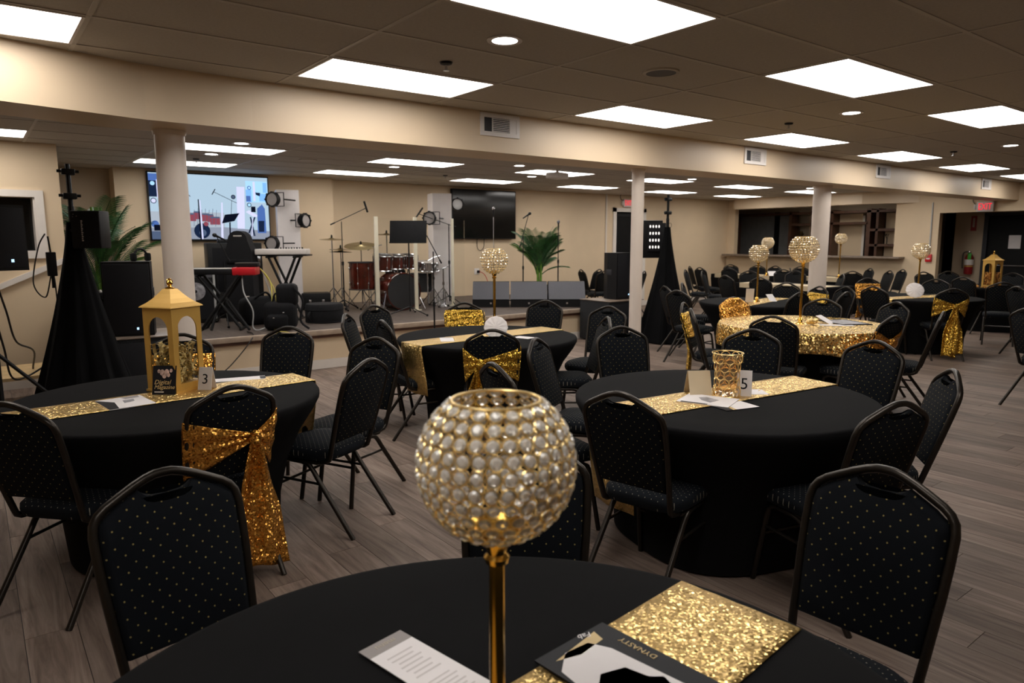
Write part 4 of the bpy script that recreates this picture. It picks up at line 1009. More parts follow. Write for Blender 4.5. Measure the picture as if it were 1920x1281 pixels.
# far left speaker on a pole
t = thing('speaker_stand', 'black speaker stand at the left picture edge', 'stand', (.10, 6.55, 0))
MB().tube([(0, 0, .3), (0, 0, 1.36)], .019).obj('pole', 'stand_black', t); MB().lathe([(.03, .82), (.034, .86), (.03, .9)], 14).obj('collar', 'stand_black', t); tripod(t, .72, .62, th=.014)
sp = pa_speaker(.13, 6.52, 1.345, .35, 'black loudspeaker on a pole cut by the left edge', w=.36, d=.32, h=.48)
# draped lighting stands
def drape_stand(x, y, label, ztop, zskirt, r0, extra_box=None):
    t = thing('draped_stand', label, 'lighting stand', (x, y, 0), 0, 'black draped lighting stands')
    MB().tube([(0, 0, .05), (0, 0, ztop-.35)], .024).obj('pole', 'stand_black', t)
    MB().tube([(0, 0, ztop-.4), (0, 0, ztop)], .019).obj('upper_pole', 'stand_black', t)
    for dz in (.06, .26): MB().rbox(-.05, .05, -.035, .035, ztop-dz-.03, ztop-dz+.02, .008).tube([(-.08, 0, ztop-dz), (.08, 0, ztop-dz)], .012).obj('clamp', 'stand_black', t)
    n = 60
    def f(a, b):
        an = 2*PI*a; r = .045+(r0-.045)*b**1.25; r *= 1+.10*b*sin(9*an)+.05*b*sin(17*an+1)
        return (r*cos(an), r*sin(an), zskirt-(zskirt-.02)*b)
    MB().grid(f, n, 14).obj('skirt', 'drape_black', t)
    return t
t = drape_stand(.72, 7.05, 'black draped lighting stand left of the stage', 2.2, 1.72, .42)
t = drape_stand(8.45, 7.12, 'black draped lighting stand right of the slim column', 2.23, 1.75, .40)
MB().tube([(.06+.03*cos(a), 0, 1.78+.035*sin(a)) for a in [2*PI*k/14 for k in range(14)]], .004, 5, closed=True).obj('hook', 'chrome', t)
t = thing('stage_light_box', 'black box light with white lettering on the left draped stand', 'stage light', (.83, 6.90, 1.50), -.62)
MB().rbox(-.115, .125, -.08, .08, 0, .31, .01).obj('housing', 'black_plastic', t); MB().box(.075, .12, -.083, -.079, .02, .29).obj('side_plate', 'grille', t, smooth=False)
m = MB()
for k in range(11): m.box(-.03, -.016-.004*(k % 2), -.0815, -.0803, .06+k*.016, .07+k*.016)
m.obj('lettering', 'ink_soft', t, smooth=False); MB().tube([(-.115, 0, .15), (-.16, 0, .15), (-.16, .06, .15)], .01).obj('bracket', 'stand_black', t)
for q, p in enumerate([(-.09, -.081, .26), (-.085, -.081, .28), (-.06, -.081, .265)]): MB().ball(p, .005, 6, 4).obj('bolt', 'chrome', t)
t = thing('led_panel', 'black blinder light with sixteen white lamps right of the slim column', 'stage light', (8.43, 7.45, 1.28), -.50)
MB().rbox(-.22, .20, -.03, .12, 0, .58, .012).obj('housing', 'black_plastic', t); MB().rbox(-.05, .24, -.05, -.028, .10, .54, .008).obj('front_plate', 'grille', t)
for i in range(4):
    for k in range(4): MB().lathe([(.001, -.008), (.011, -.004), (.0135, .004)], 10).obj('lamp', 'led_white', t, (0, 0, 0)).matrix_local = Matrix.Translation((-.015+.047*k, -.052, .17+.105*i)) @ Matrix.Rotation(PI/2, 4, 'X') @ Matrix.Diagonal((1, 1.7, 1, 1))
t = thing('light_stand', 'thin black stand carrying the blinder light', 'stand', (8.33, 7.58, 0)); MB().tube([(0, 0, .1), (0, 0, 1.29)], .014).obj('pole', 'stand_black', t); tripod(t, .5, .36)
# white stage pillars with par lights
def pillar(x, y, label, w=.33, d=.30, h=1.85):
    t = thing('white_pillar', label, 'pillar', (x, y, SZ), -.25, 'white box pillars on stage'); MB().box(-w/2, w/2, -d/2, d/2, 0, h).obj('shell', 'white_box', t, smooth=False)
    MB().box(-w/2-.006, w/2+.006, -d/2-.006, d/2+.006, 0, .05).obj('base_board', 'white_box', t, smooth=False)
    MB().box(-w/2+.01, w/2-.01, -d/2+.01, d/2-.01, h, h+.004).obj('cap', 'paper_tan', t, smooth=False); return t
pillar(4.0, 10.95, 'white stage pillar left of the drum kit')
pillar(6.36, 10.28, 'white stage pillar right of the drum kit')
def par(x, y, z, rz, label, side=1, tilt=0, lens='monitor_grey', scale=1.0):
    t = thing('par_light', label, 'stage light', (x, y, z), rz, 'round par lights on the pillars'); t.scale = (scale,)*3
    X = Matrix.Rotation(PI/2+tilt, 4, 'X')
    m = MB(); m.X = X; m.lathe([(.02, -.11), (.075, -.10), (.105, -.05), (.108, .0), (.105, .03), (.092, .032), (.09, .01)], 24, caps=False); b = m.obj('can', 'black_plastic', t)
    m = MB(); m.X = X; m.lathe([(.001, .012), (.05, .016), (.091, .012)], 24, caps=False); m.obj('lens', lens, t)
    m = MB()
    for k in range(8):
        a = 2*PI*k/8; m.X = X @ Matrix.Rotation(a, 4, 'Z'); m.box(.096, .115, -.012, .012, -.03, .034)
    m.obj('clips', 'black_plastic', t)
    MB().tube([(side*.0, .05, .10), (side*.16, .05, .10), (side*.16, .05, -.10), (side*.0, .05, -.10)], .008, 6).tube([(side*.16, .05, 0), (side*.16, .36, 0)], .012, 6).obj('yoke', 'stand_black', t); return t
par(3.66, 10.62, 2.17, -.9, 'upper par light left of the left white pillar', 1, 0, 'ink_grey'); par(4.20, 10.75, 1.87, .5, 'par light on the right side of the left white pillar', -1, 0, 'ink_grey')
par(3.62, 10.62, 1.52, -.9, 'lower par light left of the left white pillar', 1, 0, 'ink_grey'); par(6.70, 10.25, 2.17, -.3, 'bright faced par light right of the right white pillar', -1, 0, 'cable_grey')
par(6.02, 10.05, 1.92, -.8, 'par light left of the right white pillar behind the music stand', 1, 0, 'ink_grey')
# floor monitors with their backs to the hall
def monitor(x, y, label):
    t = thing('floor_monitor', label, 'monitor speaker', (x, y, SZ), -.655, 'grey floor monitors along the stage front')
    h = .40; w = .595
    MB().prism([(0, 0), (.0, .13), (.20, h), (.36, h), (.50, .30), (.50, 0)], -w/2, w/2, lambda a, b, c: (c, a, b)).obj('cabinet', 'black_plastic', t, smooth=False)
    MB().prism([(-.004, .13), (.196, h-.004), (.2, h), (0, .134)], -w/2, w/2, lambda a, b, c: (c, a-.004, b)).obj('sloped_grille', 'monitor_grey', t, smooth=False)
    MB().box(-.015, .015, -.006, 0, .05, .08).obj('socket', 'chrome', t, smooth=False)
dirx = Vector((cos(.6549), -sin(.6549), 0)); p0 = Vector((6.65, 9.22, 0))
for k, n in enumerate(['left', 'middle', 'right']):
    p = p0+dirx*.618*k; monitor(p.x, p.y, 'grey wedge floor monitor at the stage front, %s of three' % n)
# microphone stands
def mic_stand(x, y, z, top, label, boom=None, mic=None, lean=(0, 0), base='tripod', micm='chrome'):
    t = thing('microphone_stand', label, 'microphone stand', (x, y, z), 0, 'microphone stands'); h = top-z; tx, ty = lean
    MB().tube([(0, 0, .06), (tx*.5, ty*.5, h*.55)], .011).obj('lower_tube', 'stand_black', t); MB().tube([(tx*.5, ty*.5, h*.5), (tx, ty, h)], .0075).obj('upper_tube', 'stand_black' if micm != 'chrome' else 'chrome', t)
    MB().lathe([(.016, -.03), (.018, .0), (.016, .03)], 12, (tx*.5, ty*.5, h*.53)).obj('clutch', 'stand_black', t)
    if base == 'tripod': tripod(t, .16, .27, th=.008)
    else: MB().lathe([(.13, 0), (.13, .012), (.03, .02), (.013, .06)], 28).obj('base', 'stand_black', t)
    e = Vector((tx, ty, h))
    if boom:
        a, b = Vector(boom[0])-Vector((x, y, z)), Vector(boom[1])-Vector((x, y, z)); MB().tube([a, b], .006).obj('boom_arm', 'stand_black', t); MB().tube([a, a+(b-a)*.12], .011).obj('counterweight', 'stand_black', t); e = b
    if mic:
        d = Vector(mic).normalized(); m = MB(); m.X = Matrix.Translation(e) @ d.to_track_quat('Z', 'Y').to_matrix().to_4x4()
        m.lathe([(.010, -.12), (.013, -.02), (.016, .0)], 12); mm = m.obj('microphone', 'stand_black', t)
        m = MB(); m.X = Matrix.Translation(e) @ d.to_track_quat('Z', 'Y').to_matrix().to_4x4(); m.lathe([(.016, 0), (.025, .012), (.026, .028), (.018, .046), (.001, .053)], 14); m.obj('grille_head', micm, mm)
    return t
mic_stand(7.28, 10.0, SZ, 2.08, 'straight microphone stand before the dark wall screen, silver microphone', mic=(0, 0, 1), base='round')
mic_stand(7.62, 9.6, SZ, 1.62, 'microphone stand with leaning boom left of the right palm', boom=((7.54, 9.6, 1.42), (7.74, 9.6, 2.0)), mic=(.5, -.3, .4), micm='stand_black')
mic_stand(7.9, 9.0, SZ, 1.84, 'straight microphone stand right of the right palm', mic=(0, 0, 1), base='round', micm='monitor_grey')
mic_stand(4.66, 7.70, 0, 1.42, 'black microphone stand on the floor before the stage', boom=((4.78, 7.70, 1.27), (4.57, 7.70, 1.62)), mic=None, micm='stand_black')
mic_stand(4.60, 10.3, SZ, 1.85, 'tall boom stand holding an overhead microphone left of the drums', boom=((4.42, 10.3, 1.80), (5.01, 10.3, 2.06)), micm='stand_black')
m = MB(); m.tube([(4.99, 10.3, 2.17), (5.045, 10.3, 2.0)], .016); tag(m.obj('overhead_microphone', 'stand_black'), 'slim black overhead microphone at the end of the tall boom', 'microphone')
mic_stand(6.36, 10.0, SZ, 1.83, 'boom stand before the right white pillar', boom=((6.50, 10.0, 1.78), (5.80, 10.0, 1.98)), micm='stand_black')
m = MB(); m.tube([(5.74, 10.0, 1.92), (5.87, 10.0, 2.08)], .014); tag(m.obj('overhead_microphone', 'stand_black'), 'slim black overhead microphone above the music stand', 'microphone')
mic_stand(2.55, 9.3, SZ, 1.30, 'black boom stand before the equipment rack', boom=((2.62, 9.3, 1.30), (2.48, 9.3, 1.62)), mic=(-.6, 0, .3), micm='stand_black')
# music stand
t = thing('music_stand', 'black music stand on a tripod before the drum kit', 'music stand', (5.05, 9.02, SZ), -.655)
MB().tube([(0, 0, .05), (0, 0, 1.06)], .010).obj('pole', 'stand_black', t); tripod(t, .12, .33, th=.008, a0=-.6)
m = MB(); m.X = Matrix.Translation((0, -.02, 1.20)) @ Matrix.Rotation(-.25, 4, 'X'); m.rbox(-.265, .265, -.006, .006, -.165, .165, .004).box(-.265, .265, -.05, .0, -.168, -.16); m.obj('desk', 'black_soft', t)
# drums
def drum(name, label, x, y, z, r, h, tilt=(0, 0), legs=(), shell='drum_red', n_lug=8, rz=0, head='drum_head'):
    t = thing(name, label, 'drum', (x, y, z), rz, 'red drum kit'); X = Matrix.Rotation(tilt[0], 4, 'X') @ Matrix.Rotation(tilt[1], 4, 'Y')
    m = MB(); m.X = X; m.lathe([(r, 0), (r, h)], 32, caps=False); m.obj('shell', shell, t)
    for zz, nm in ((0, 'resonant_head'), (h, 'batter_head')):
        m = MB(); m.X = X; m.lathe([(.001, zz), (r*.99, zz)], 32, caps=False); m.obj(nm, head, t)
        m = MB(); m.X = X; m.torus((0, 0, zz), r+.008, .010, None, 36, 6); m.obj('hoop', {'bass_drum': shell, 'floor_tom': 'drum_head'}.get(name, 'chrome'), t)
    m = MB(); m.X = X
    for k in range(n_lug):
        a = 2*PI*k/n_lug; m.tube([((r+.012)*cos(a), (r+.012)*sin(a), .0), ((r+.012)*cos(a), (r+.012)*sin(a), h)], .0035, 5)
        for q in (.22, .78): m.rbox((r+.012)*cos(a)-.009, (r+.012)*cos(a)+.009, (r+.012)*sin(a)-.009, (r+.012)*sin(a)+.009, h*q-.022, h*q+.022, .005, 1)
    m.obj('lugs', 'chrome', t)
    for (a, b) in legs: MB().tube([a, b], .008).obj('leg', 'chrome', t)
    return t
drum('bass_drum', 'large red bass drum lying with its black head to the hall', 5.34, 10.1, SZ+.29, .275, .42, (PI/2, 0), rz=-.05)
t = bpy.data.objects['bass_drum']
for s in (-1, 1): MB().tube([(s*.26, -.34, .0), (s*.36, -.42, -.285)], .009).obj('spur', 'chrome', t)
drum('floor_tom', 'dark red floor tom left of the bass drum', 4.90, 10.25, .80, .205, .42, legs=[((.2*cos(a), .2*sin(a), .1), (.23*cos(a), .23*sin(a), -.315)) for a in (.5, 2.6, 4.7)])
drum('rack_tom', 'red rack tom above the bass drum, left of three', 5.22, 10.2, 1.10, .15, .23, (.15, 0), legs=[((.1, 0, .05), (.18, -.05, -.1))])
drum('rack_tom', 'red rack tom above the bass drum, middle of three', 5.50, 10.3, 1.12, .14, .20, (.15, 0), legs=[((.0, 0, .0), (-.05, -.05, -.12))])
drum('rack_tom', 'red rack tom above the bass drum, right of three', 5.78, 10.35, 1.12, .14, .20, (.15, 0), legs=[((.0, 0, .0), (-.05, -.05, -.12))])
drum('snare_drum', 'silver snare drum at the right of the kit', 6.08, 10.25, 1.06, .17, .14, (.1, 0), shell='chrome', legs=[((0, 0, 0), (0, 0, -.56))], head='key_white')
drum('floor_tom', 'low dark floor tom behind the right shield post', 6.12, 10.5, .70, .19, .30, legs=[((.19*cos(a), .19*sin(a), .1), (.22*cos(a), .22*sin(a), -.215)) for a in (.5, 2.6, 4.7)], shell='drum_head')
def cymbal(x, y, z, r, label, tilt, zs=SZ, hat=False):
    t = thing('cymbal_stand', label, 'cymbal', (x, y, zs), 0, 'cymbals on stands'); h = z-zs
    MB().tube([(0, 0, .1), (0, 0, h+.06)], .010).obj('pole', 'chrome', t); tripod(t, .34, .28, m='chrome', th=.008)
    for dz in ((0, -.035) if hat else (0,)):
        m = MB(); m.X = Matrix.Translation((0, 0, h+dz)) @ Matrix.Rotation(-.655, 4, 'Z') @ Matrix.Rotation(tilt, 4, 'X') @ Matrix.Rotation(.03, 4, 'Y'); m.lathe([(.012, .022), (.035, .018), (.05, .008), (r*.6, .004), (r, -.006), (r*.6, .0), (.04, .003)], 36, caps=False); m.obj('cymbal', 'brass', t)
    MB().lathe([(.012, h+.02), (.016, h+.035), (.01, h+.07)], 10).obj('wing_nut', 'stand_black', t)
cymbal(4.84, 10.15, 1.48, .255, 'broad dark cymbal over the floor tom', .24)
cymbal(4.56, 10.6, 1.58, .19, 'thin pale cymbal on the leftmost drum stand', .06)
cymbal(4.68, 10.55, 1.42, .18, 'hi hat pair seen edge on below the pale cymbal', .02, hat=True)
cymbal(5.60, 10.75, 1.66, .19, 'faint cymbal behind the music stand', .05)
t = thing('drum_throne', 'black round drum stool behind the kit', 'stool', (5.75, 10.75, SZ)); MB().lathe([(.15, .50), (.17, .52), (.17, .57), (.14, .60), (.01, .605)], 26).obj('seat', 'black_soft', t); MB().tube([(0, 0, .2), (0, 0, .5)], .016).obj('post', 'chrome', t); tripod(t, .26, .25, m='chrome', th=.01)
def hardware(x, y, h, label):
    t = thing('drum_hardware_stand', label, 'stand', (x, y, SZ), 0, 'chrome drum stands'); MB().tube([(0, 0, .08), (0, 0, h)], .011).obj('post', 'chrome', t); MB().tube([(-.12, -.02, h-.05), (.0, 0, h), (.14, .02, h+.03)], .008).obj('arm', 'chrome', t); MB().lathe([(.02, h*.55), (.02, h*.55+.05)], 10).obj('clamp', 'chrome', t); tripod(t, .30, .24, m='chrome', th=.009)
hardware(4.98, 9.98, .98, 'chrome drum stand before the floor tom'); hardware(5.56, 10.32, .66, 'chrome tom holder rising over the bass drum'); hardware(6.02, 9.95, .80, 'chrome stand right of the bass drum'); hardware(6.25, 10.02, .62, 'low chrome stand before the right white pillar')
t = thing('drum_pedal', 'chrome and black pedal before the right shield post', 'pedal', (6.05, 9.72, SZ), -.4); MB().box(-.05, .05, -.15, .12, .0, .012).obj('base_plate', 'chrome', t, smooth=False); m = MB(); m.X = Matrix.Translation((0, -.13, .02)) @ Matrix.Rotation(.28, 4, 'X'); m.rbox(-.04, .04, 0, .25, 0, .012, .004); m.obj('footboard', 'chrome', t); MB().tube([(-.06, .1, .0), (-.06, .1, .24), (.06, .1, .24), (.06, .1, 0)], .009).obj('post_frame', 'chrome', t)
# clear drum shield with cream edge posts
def shield(x0, y0, x1, y1, label):
    t = thing('drum_shield', label, 'drum shield', (x0, y0, SZ), math.atan2(y1-y0, x1-x0), 'clear drum shield panels'); w = math.hypot(x1-x0, y1-y0)
    MB().rbox(-.03, .03, -.012, .012, 0, 1.43, .004).obj('edge_post', 'cream_post', t); MB().box(.03, w-.035, -.003, .003, .02, 1.41).obj('clear_panel', 'acrylic', t, smooth=False)
    MB().box(-.05, .05, -.06, .06, 0, .012).obj('foot_plate', 'cream_post', t, smooth=False)
shield(4.84, 9.62, 5.44, 9.56, 'clear drum shield panel with cream post, left of three'); shield(5.47, 9.56, 6.15, 9.70, 'clear drum shield panel with cream post behind the music stand'); shield(6.33, 9.85, 6.72, 10.05, 'clear drum shield panel with cream post at the right of the drums')
# keyboards and stands
def xstand(t, w, h, d=.0):
    for s in (-.12, .12):
        for a in (-1, 1):
            m = MB(); m.tube([(a*w*.33, s, .01), (-a*w*.33, s, h)], .018, 8); m.obj('cross_leg', 'stand_black', t)
    for a in (-1, 1):
        MB().tube([(a*w*.33, -.2, .015), (a*w*.33, .2, .015)], .014).obj('foot_bar', 'stand_black', t); MB().tube([(a*w*.33, -.2, h), (a*w*.33, .2, h)], .014).obj('rest_bar', 'stand_black', t)
t = thing('keyboard_stand', 'black cross stand under the white keyboard', 'stand', (3.42, 9.55, SZ), -.655); xstand(t, .55, .86)
MB().box(-.30, .34, -.14, .14, .872, .892).obj('top_frame', 'stand_black', t, smooth=False)
t = thing('keyboard', 'white keyboard seen from behind on the black cross stand', 'keyboard', (3.40, 9.55, SZ+.893), -.655+.12)
MB().rbox(-.34, .34, -.15, .15, 0, .075, .012).obj('body', 'key_white', t)
m = MB(); rng = random.Random(2)
for k in range(16): m.lathe([(.008, 0), (.007, .02)], 7, (-.1+.024*k, .02+.05*(k % 3), .075))
m.obj('knobs', 'stand_black', t)
t = thing('backpack', 'black backpack slumped at the stage edge', 'bag', (2.98, 8.52, SZ), -.5)
MB().rbox(-.20, .18, -.14, .13, 0, .34, .07, 3).obj('body', 'bag', t); MB().rbox(-.15, .10, -.20, -.10, .02, .20, .045, 3).obj('pocket', 'bag', t); MB().rbox(-.05, .20, -.1, .12, .28, .56, .06, 3).obj('upper_flap', 'bag', t)
MB().tube(smooth_path([(.16, -.08, .52), (.27, -.1, .36), (.24, -.12, .12), (.34, -.16, .02)]), .014, 6).obj('strap', 'bag', t); MB().tube(smooth_path([(-.1, 0, .34), (-.06, 0, .44), (.02, 0, .40)]), .012, 6).obj('handle', 'bag', t)
for p in ((-.06, -.20, .16), (.05, -.17, .22)): MB().rbox(p[0]-.012, p[0]+.012, p[1]-.008, p[1]+.004, p[2]-.006, p[2]+.006, .002, 1).obj('buckle', 'chrome', t)
t = thing('soft_bag', 'second black bag lying behind the backpack', 'bag', (2.95, 9.25, SZ), .2); MB().rbox(-.26, .26, -.14, .14, 0, .36, .10, 3).obj('body', 'bag', t); MB().tube(smooth_path([(-.12, -.1, .34), (0, -.16, .42), (.12, -.1, .34)]), .014, 6).obj('handle', 'bag', t)
t = thing('round_drum_case', 'grey round drum case lying on the stage', 'case', (3.72, 8.98, SZ), -.3)
MB().lathe([(.235, 0), (.25, .02), (.25, .22), (.235, .245), (.02, .25)], 36).obj('body', 'case_grey', t); MB().torus((0, 0, .17), .252, .006, None, 40, 5).obj('zip', 'bag', t)
MB().tube(smooth_path([(-.19, -.175, .15), (-.23, -.225, .10), (-.2, -.2, .03)]), .014, 6).obj('handle', 'bag', t); MB().torus((0, 0, .012), .245, .008, None, 40, 5).obj('piping', 'bag', t)
t = thing('equipment_case', 'black box case on the stage before the drum hardware', 'case', (4.32, 10.75, SZ), -.3); MB().rbox(-.22, .22, -.15, .15, 0, .26, .015).obj('body', 'black_plastic', t)
for s in (-1, 1): MB().rbox(s*.1-.02, s*.1+.02, -.16, -.148, .12, .16, .004).obj('latch', 'chrome', t)
t = thing('tall_soft_case', 'tall black keyboard case standing upright with rounded top', 'case', (2.90, 9.75, SZ), -.655)
m = MB(); out = [(-.19, 0), (.19, 0), (.175, .95)]+[(.13*cos(a), 1.08+.13*sin(a)) for a in [PI*k/10 for k in range(11)]]+[(-.165, .95)]
m.prism(out, -.10, .10, lambda a, b, c: (a, c, b)); m.obj('body', 'case_grey', t); MB().box(-.05, .06, -.103, -.099, 1.135, 1.15).obj('name_tag', 'key_white', t, smooth=False); MB().rbox(-.155, .155, -.125, -.095, .78, .83, .01).obj('seam_strap', 'bag', t)
MB().box(.08, .12, -.104, -.099, .32, .345).obj('badge', 'key_white', t, smooth=False)
t = thing('equipment_rack', 'tall black equipment rack behind the keyboard case', 'rack', (3.0, 10.45, SZ), -.15); MB().rbox(-.36, .36, -.22, .22, 0, 1.05, .012).obj('body', 'black_plastic', t); MB().box(-.30, .30, -.225, -.219, .08, .98).obj('front_panel', 'grille', t, smooth=False)
MB().rbox(.29, .33, -.24, -.218, .72, .86, .006).obj('handle', 'chrome', t); MB().rbox(-.2, .1, -.1, .1, 1.05, 1.09, .01).obj('top_unit', 'black_plastic', t)
t = thing('guitar_amplifier', 'black guitar amplifier with round cone behind the thick column', 'amplifier', (2.36, 10.0, SZ), -.35); MB().rbox(-.27, .27, -.16, .16, 0, .72, .02).obj('cabinet', 'black_plastic', t)
MB().box(-.25, .25, -.166, -.159, .05, .56).obj('grille_cloth', 'grille', t, smooth=False); m = MB(); m.X = Matrix.Translation((.02, -.168, .42)) @ Matrix.Rotation(PI/2, 4, 'X'); m.lathe([(.02, .012), (.05, .006), (.10, .002), (.125, -.004)], 28, caps=False); m.obj('cone', 'photo_grey', t)
MB().box(-.25, .25, -.166, -.159, .6, .69).obj('control_panel', 'monitor_grey', t, smooth=False); MB().rbox(.235, .262, -.172, -.158, .03, .7, .004).obj('corner_trim', 'cable_grey', t)
t = thing('keyboard_stand', 'black folding stand under the red keyboard', 'stand', (2.42, 8.98, SZ), -.5); xstand(t, .7, .66); MB().tube([(0, 0, .45), (-.10, -.2, .01)], .016).obj('brace', 'stand_black', t); MB().tube([(0, 0, .45), (.34, -.2, .01)], .016).obj('brace', 'stand_black', t)
t = thing('synthesizer', 'red ended keyboard lying across the black folding stand', 'keyboard', (2.38, 8.98, SZ+.675), -.5); MB().rbox(-.42, .20, -.14, .14, 0, .07, .01).obj('body', 'black_plastic', t)
MB().rbox(.20, .47, -.145, .145, -.01, .085, .012).obj('end_block', 'red_plastic', t); MB().box(-.40, .18, -.12, .0, .07, .078).obj('keys', 'key_white', t, smooth=False)
t = thing('audio_interface', 'flat black box lying on the red keyboard end', 'box', (2.70, 8.83, SZ+.765), -.45); MB().rbox(-.13, .13, -.1, .1, 0, .05, .006).obj('body', 'black_plastic', t); MB().box(-.13, .13, -.101, -.099, .043, .05).obj('edge', 'chrome', t, smooth=False)
t = thing('mixer_table', 'black mixing desk with small knobs behind the left draped stand', 'mixer', (1.28, 8.75, 0), -.1); MB().rbox(-.36, .30, -.22, .22, .95, 1.02, .01).obj('console', 'black_plastic', t)
m = MB()
for k in range(30): m.lathe([(.008, 1.02), (.007, 1.035)], 6, (-.30+.06*(k % 10), -.15+.1*(k//10), 0))
m.obj('knobs', 'key_white', t); MB().rbox(-.32, .26, -.2, .2, .02, .93, .01).obj('rack_case', 'black_plastic', t); MB().box(-.33, .27, -.206, -.2, .4, .44).box(-.33, .27, -.206, -.2, .65, .69).obj('rack_rails', 'grille', t, smooth=False)
# cables
def cable(pts, r, m, label):
    tag(MB().tube(smooth_path(pts, 8), r, 6).obj('cable', m), label, 'cable', 'loose cables')
cable([(2.62, 8.80, 1.20), (2.60, 8.72, .95), (2.68, 8.66, .72), (2.66, 8.62, .52), (2.74, 8.58, .49), (2.92, 8.56, .60), (2.95, 8.70, .80), (2.86, 8.80, 1.2)], .008, 'cable_grey', 'grey white cable looping from the red keyboard to the stage edge')
cable([(2.84, 8.80, 1.22), (2.93, 8.72, 1.05), (2.90, 8.6, .75), (2.88, 8.45, .50), (2.78, 8.12, .47), (2.76, 8.10, .3), (2.72, 8.05, .16), (2.60, 8.0, .01)], .007, 'yellow', 'yellow cable hanging from the keyboard over the stage edge')
cable([(2.86, 8.82, 1.2), (2.97, 8.7, .95), (2.93, 8.55, .58), (2.85, 8.40, .49), (2.95, 8.13, .46), (2.86, 8.08, .24), (2.70, 8.02, .01)], .006, 'yellow', 'thin yellow cable beside the other yellow cable')
cable([(2.55, 8.5, .49), (2.5, 8.13, .47), (2.25, 8.08, .2), (2.0, 8.05, .01)], .007, 'cable_black', 'black cable crossing the beige stage front')
cable([(.13, 6.6, 1.33), (.20, 7.0, 1.0), (.26, 7.4, .70), (.40, 7.8, .55), (.42, 8.3, .25), (.70, 8.6, .05)], .008, 'cable_black', 'black cable hanging behind the left loudspeaker pole')
cable([(.10, 6.7, 1.1), (.16, 7.0, .70), (.2, 7.2, .42), (.34, 7.5, .38), (.6, 7.5, .55)], .008, 'cable_black', 'black cable curving to the left draped stand')
cable([(.52, 7.1, 1.62), (.47, 7.2, 1.5), (.42, 7.3, 1.2), (.50, 7.3, 1.08), (.56, 7.2, 1.3), (.57, 7.2, .9), (.54, 7.2, .8)], .006, 'cable_black', 'thin cable looping beside the left draped stand')
t = thing('dimmer_box', 'small black dimmer box hanging at the left draped stand', 'dimmer', (.545, 7.05, 1.27)); MB().rbox(-.035, .035, -.03, .03, 0, .20, .006).obj('housing', 'black_plastic', t); MB().tube([(0, 0, .2), (-.01, 0, .33)], .007).obj('antenna', 'stand_black', t); MB().tube([(0, 0, 0), (0, 0, -.10)], .012).obj('plug', 'stand_black', t)
t = thing('plywood_platform', 'pale plywood platform low behind the left speaker stand', 'platform', (.42, 8.15, 0), .1); MB().box(-.45, .38, -.4, .4, .30, .33).obj('top', 'light_wood', t, smooth=False)
for a in (-1, 1):
    for b in (-1, 1): MB().box(a*.36-.03, a*.36+.03, b*.34-.03, b*.34+.03, 0, .30).obj('leg', 'light_wood', t, smooth=False)
# palms
def palm(x, y, z, fr, h0, label, seed, trunk='stalk'):
    t = thing('potted_palm', label, 'plant', (x, y, z), 0, 'green palms on stage'); rng = random.Random(seed)
    MB().lathe([(.12, 0), (.16, .22), (.165, .26), (.14, .26), (.13, .2)], 24).obj('pot', 'black_plastic', t)
    for q in range(4): MB().tube([(.03*cos(q*1.6), .03*sin(q*1.6), .2), (.05*cos(q*1.6), .05*sin(q*1.6), h0)], [.024, .014], 8).obj('stalk', trunk, t)
    for (a, el, L, bend, lt) in fr:
        m = MB(); ps = []; d = Vector((cos(a), sin(a), 0)); ang = el; p = Vector((.05*cos(a), .05*sin(a), h0*(.45+.35*rng.random()))); n = 15
        for i in range(n): ps.append(p.copy()); p = p+(d*cos(ang)+Vector((0, 0, sin(ang))))*L/n; ang -= bend/n
        m.tube(ps, [.008*(1-i/n)+.002 for i in range(n)], 5)
        for i in range(3, n):
            tdir = (ps[min(i+1, n-1)]-ps[i-1]).normalized(); side = tdir.cross(Vector((0, 0, 1)))
            if side.length < .05: side = Vector((-sin(a), cos(a), 0))
            side.normalize(); nr = side.cross(tdir); ln = L*.30*(max(0, sin(PI*(i-2)/(n-.2)))**.6)+.05
            for s in (-1, 1):
                for q in (0, .5):
                    b = ps[i]+(ps[i]-ps[i-1])*q; e = b+(side*s*.8+tdir*.62-nr*.12)*ln*(1-.1*rng.random())+Vector((0, 0, -.05*ln)); w = tdir*.0055+nr*.003; md = (b+e)/2+nr*.015
                    m.add([b-w*.4, b+w*.4, md+w, e, md-w], [(0, 1, 2, 4), (4, 2, 3)])
        m.obj('frond', 'leaf_light' if lt else 'leaf', t)
    return t
def fronds(n, seed, L0, lights=()):
    r = random.Random(seed); out = []
    for k in range(n):
        el = (1.3, 1.48, 1.15, 1.25, 1.4, .75)[k % 6]+r.uniform(-.1, .1); out.append((2.4*k+r.uniform(-.3, .3), el, L0*r.uniform(.75, 1.1)*(1.0 if el > .9 else .75), r.uniform(.4, 1.0), k in lights))
    return out
palm(8.36, 10.05, SZ, fronds(30, 4, .66, (3, 9, 16)), .95, 'bushy green palm on the stage behind the floor monitors', 4)
palm(1.28, 10.0, .02, fronds(24, 11, .82, (5,)), 1.95, 'tall palm in the alcove behind the left draped stand', 8)

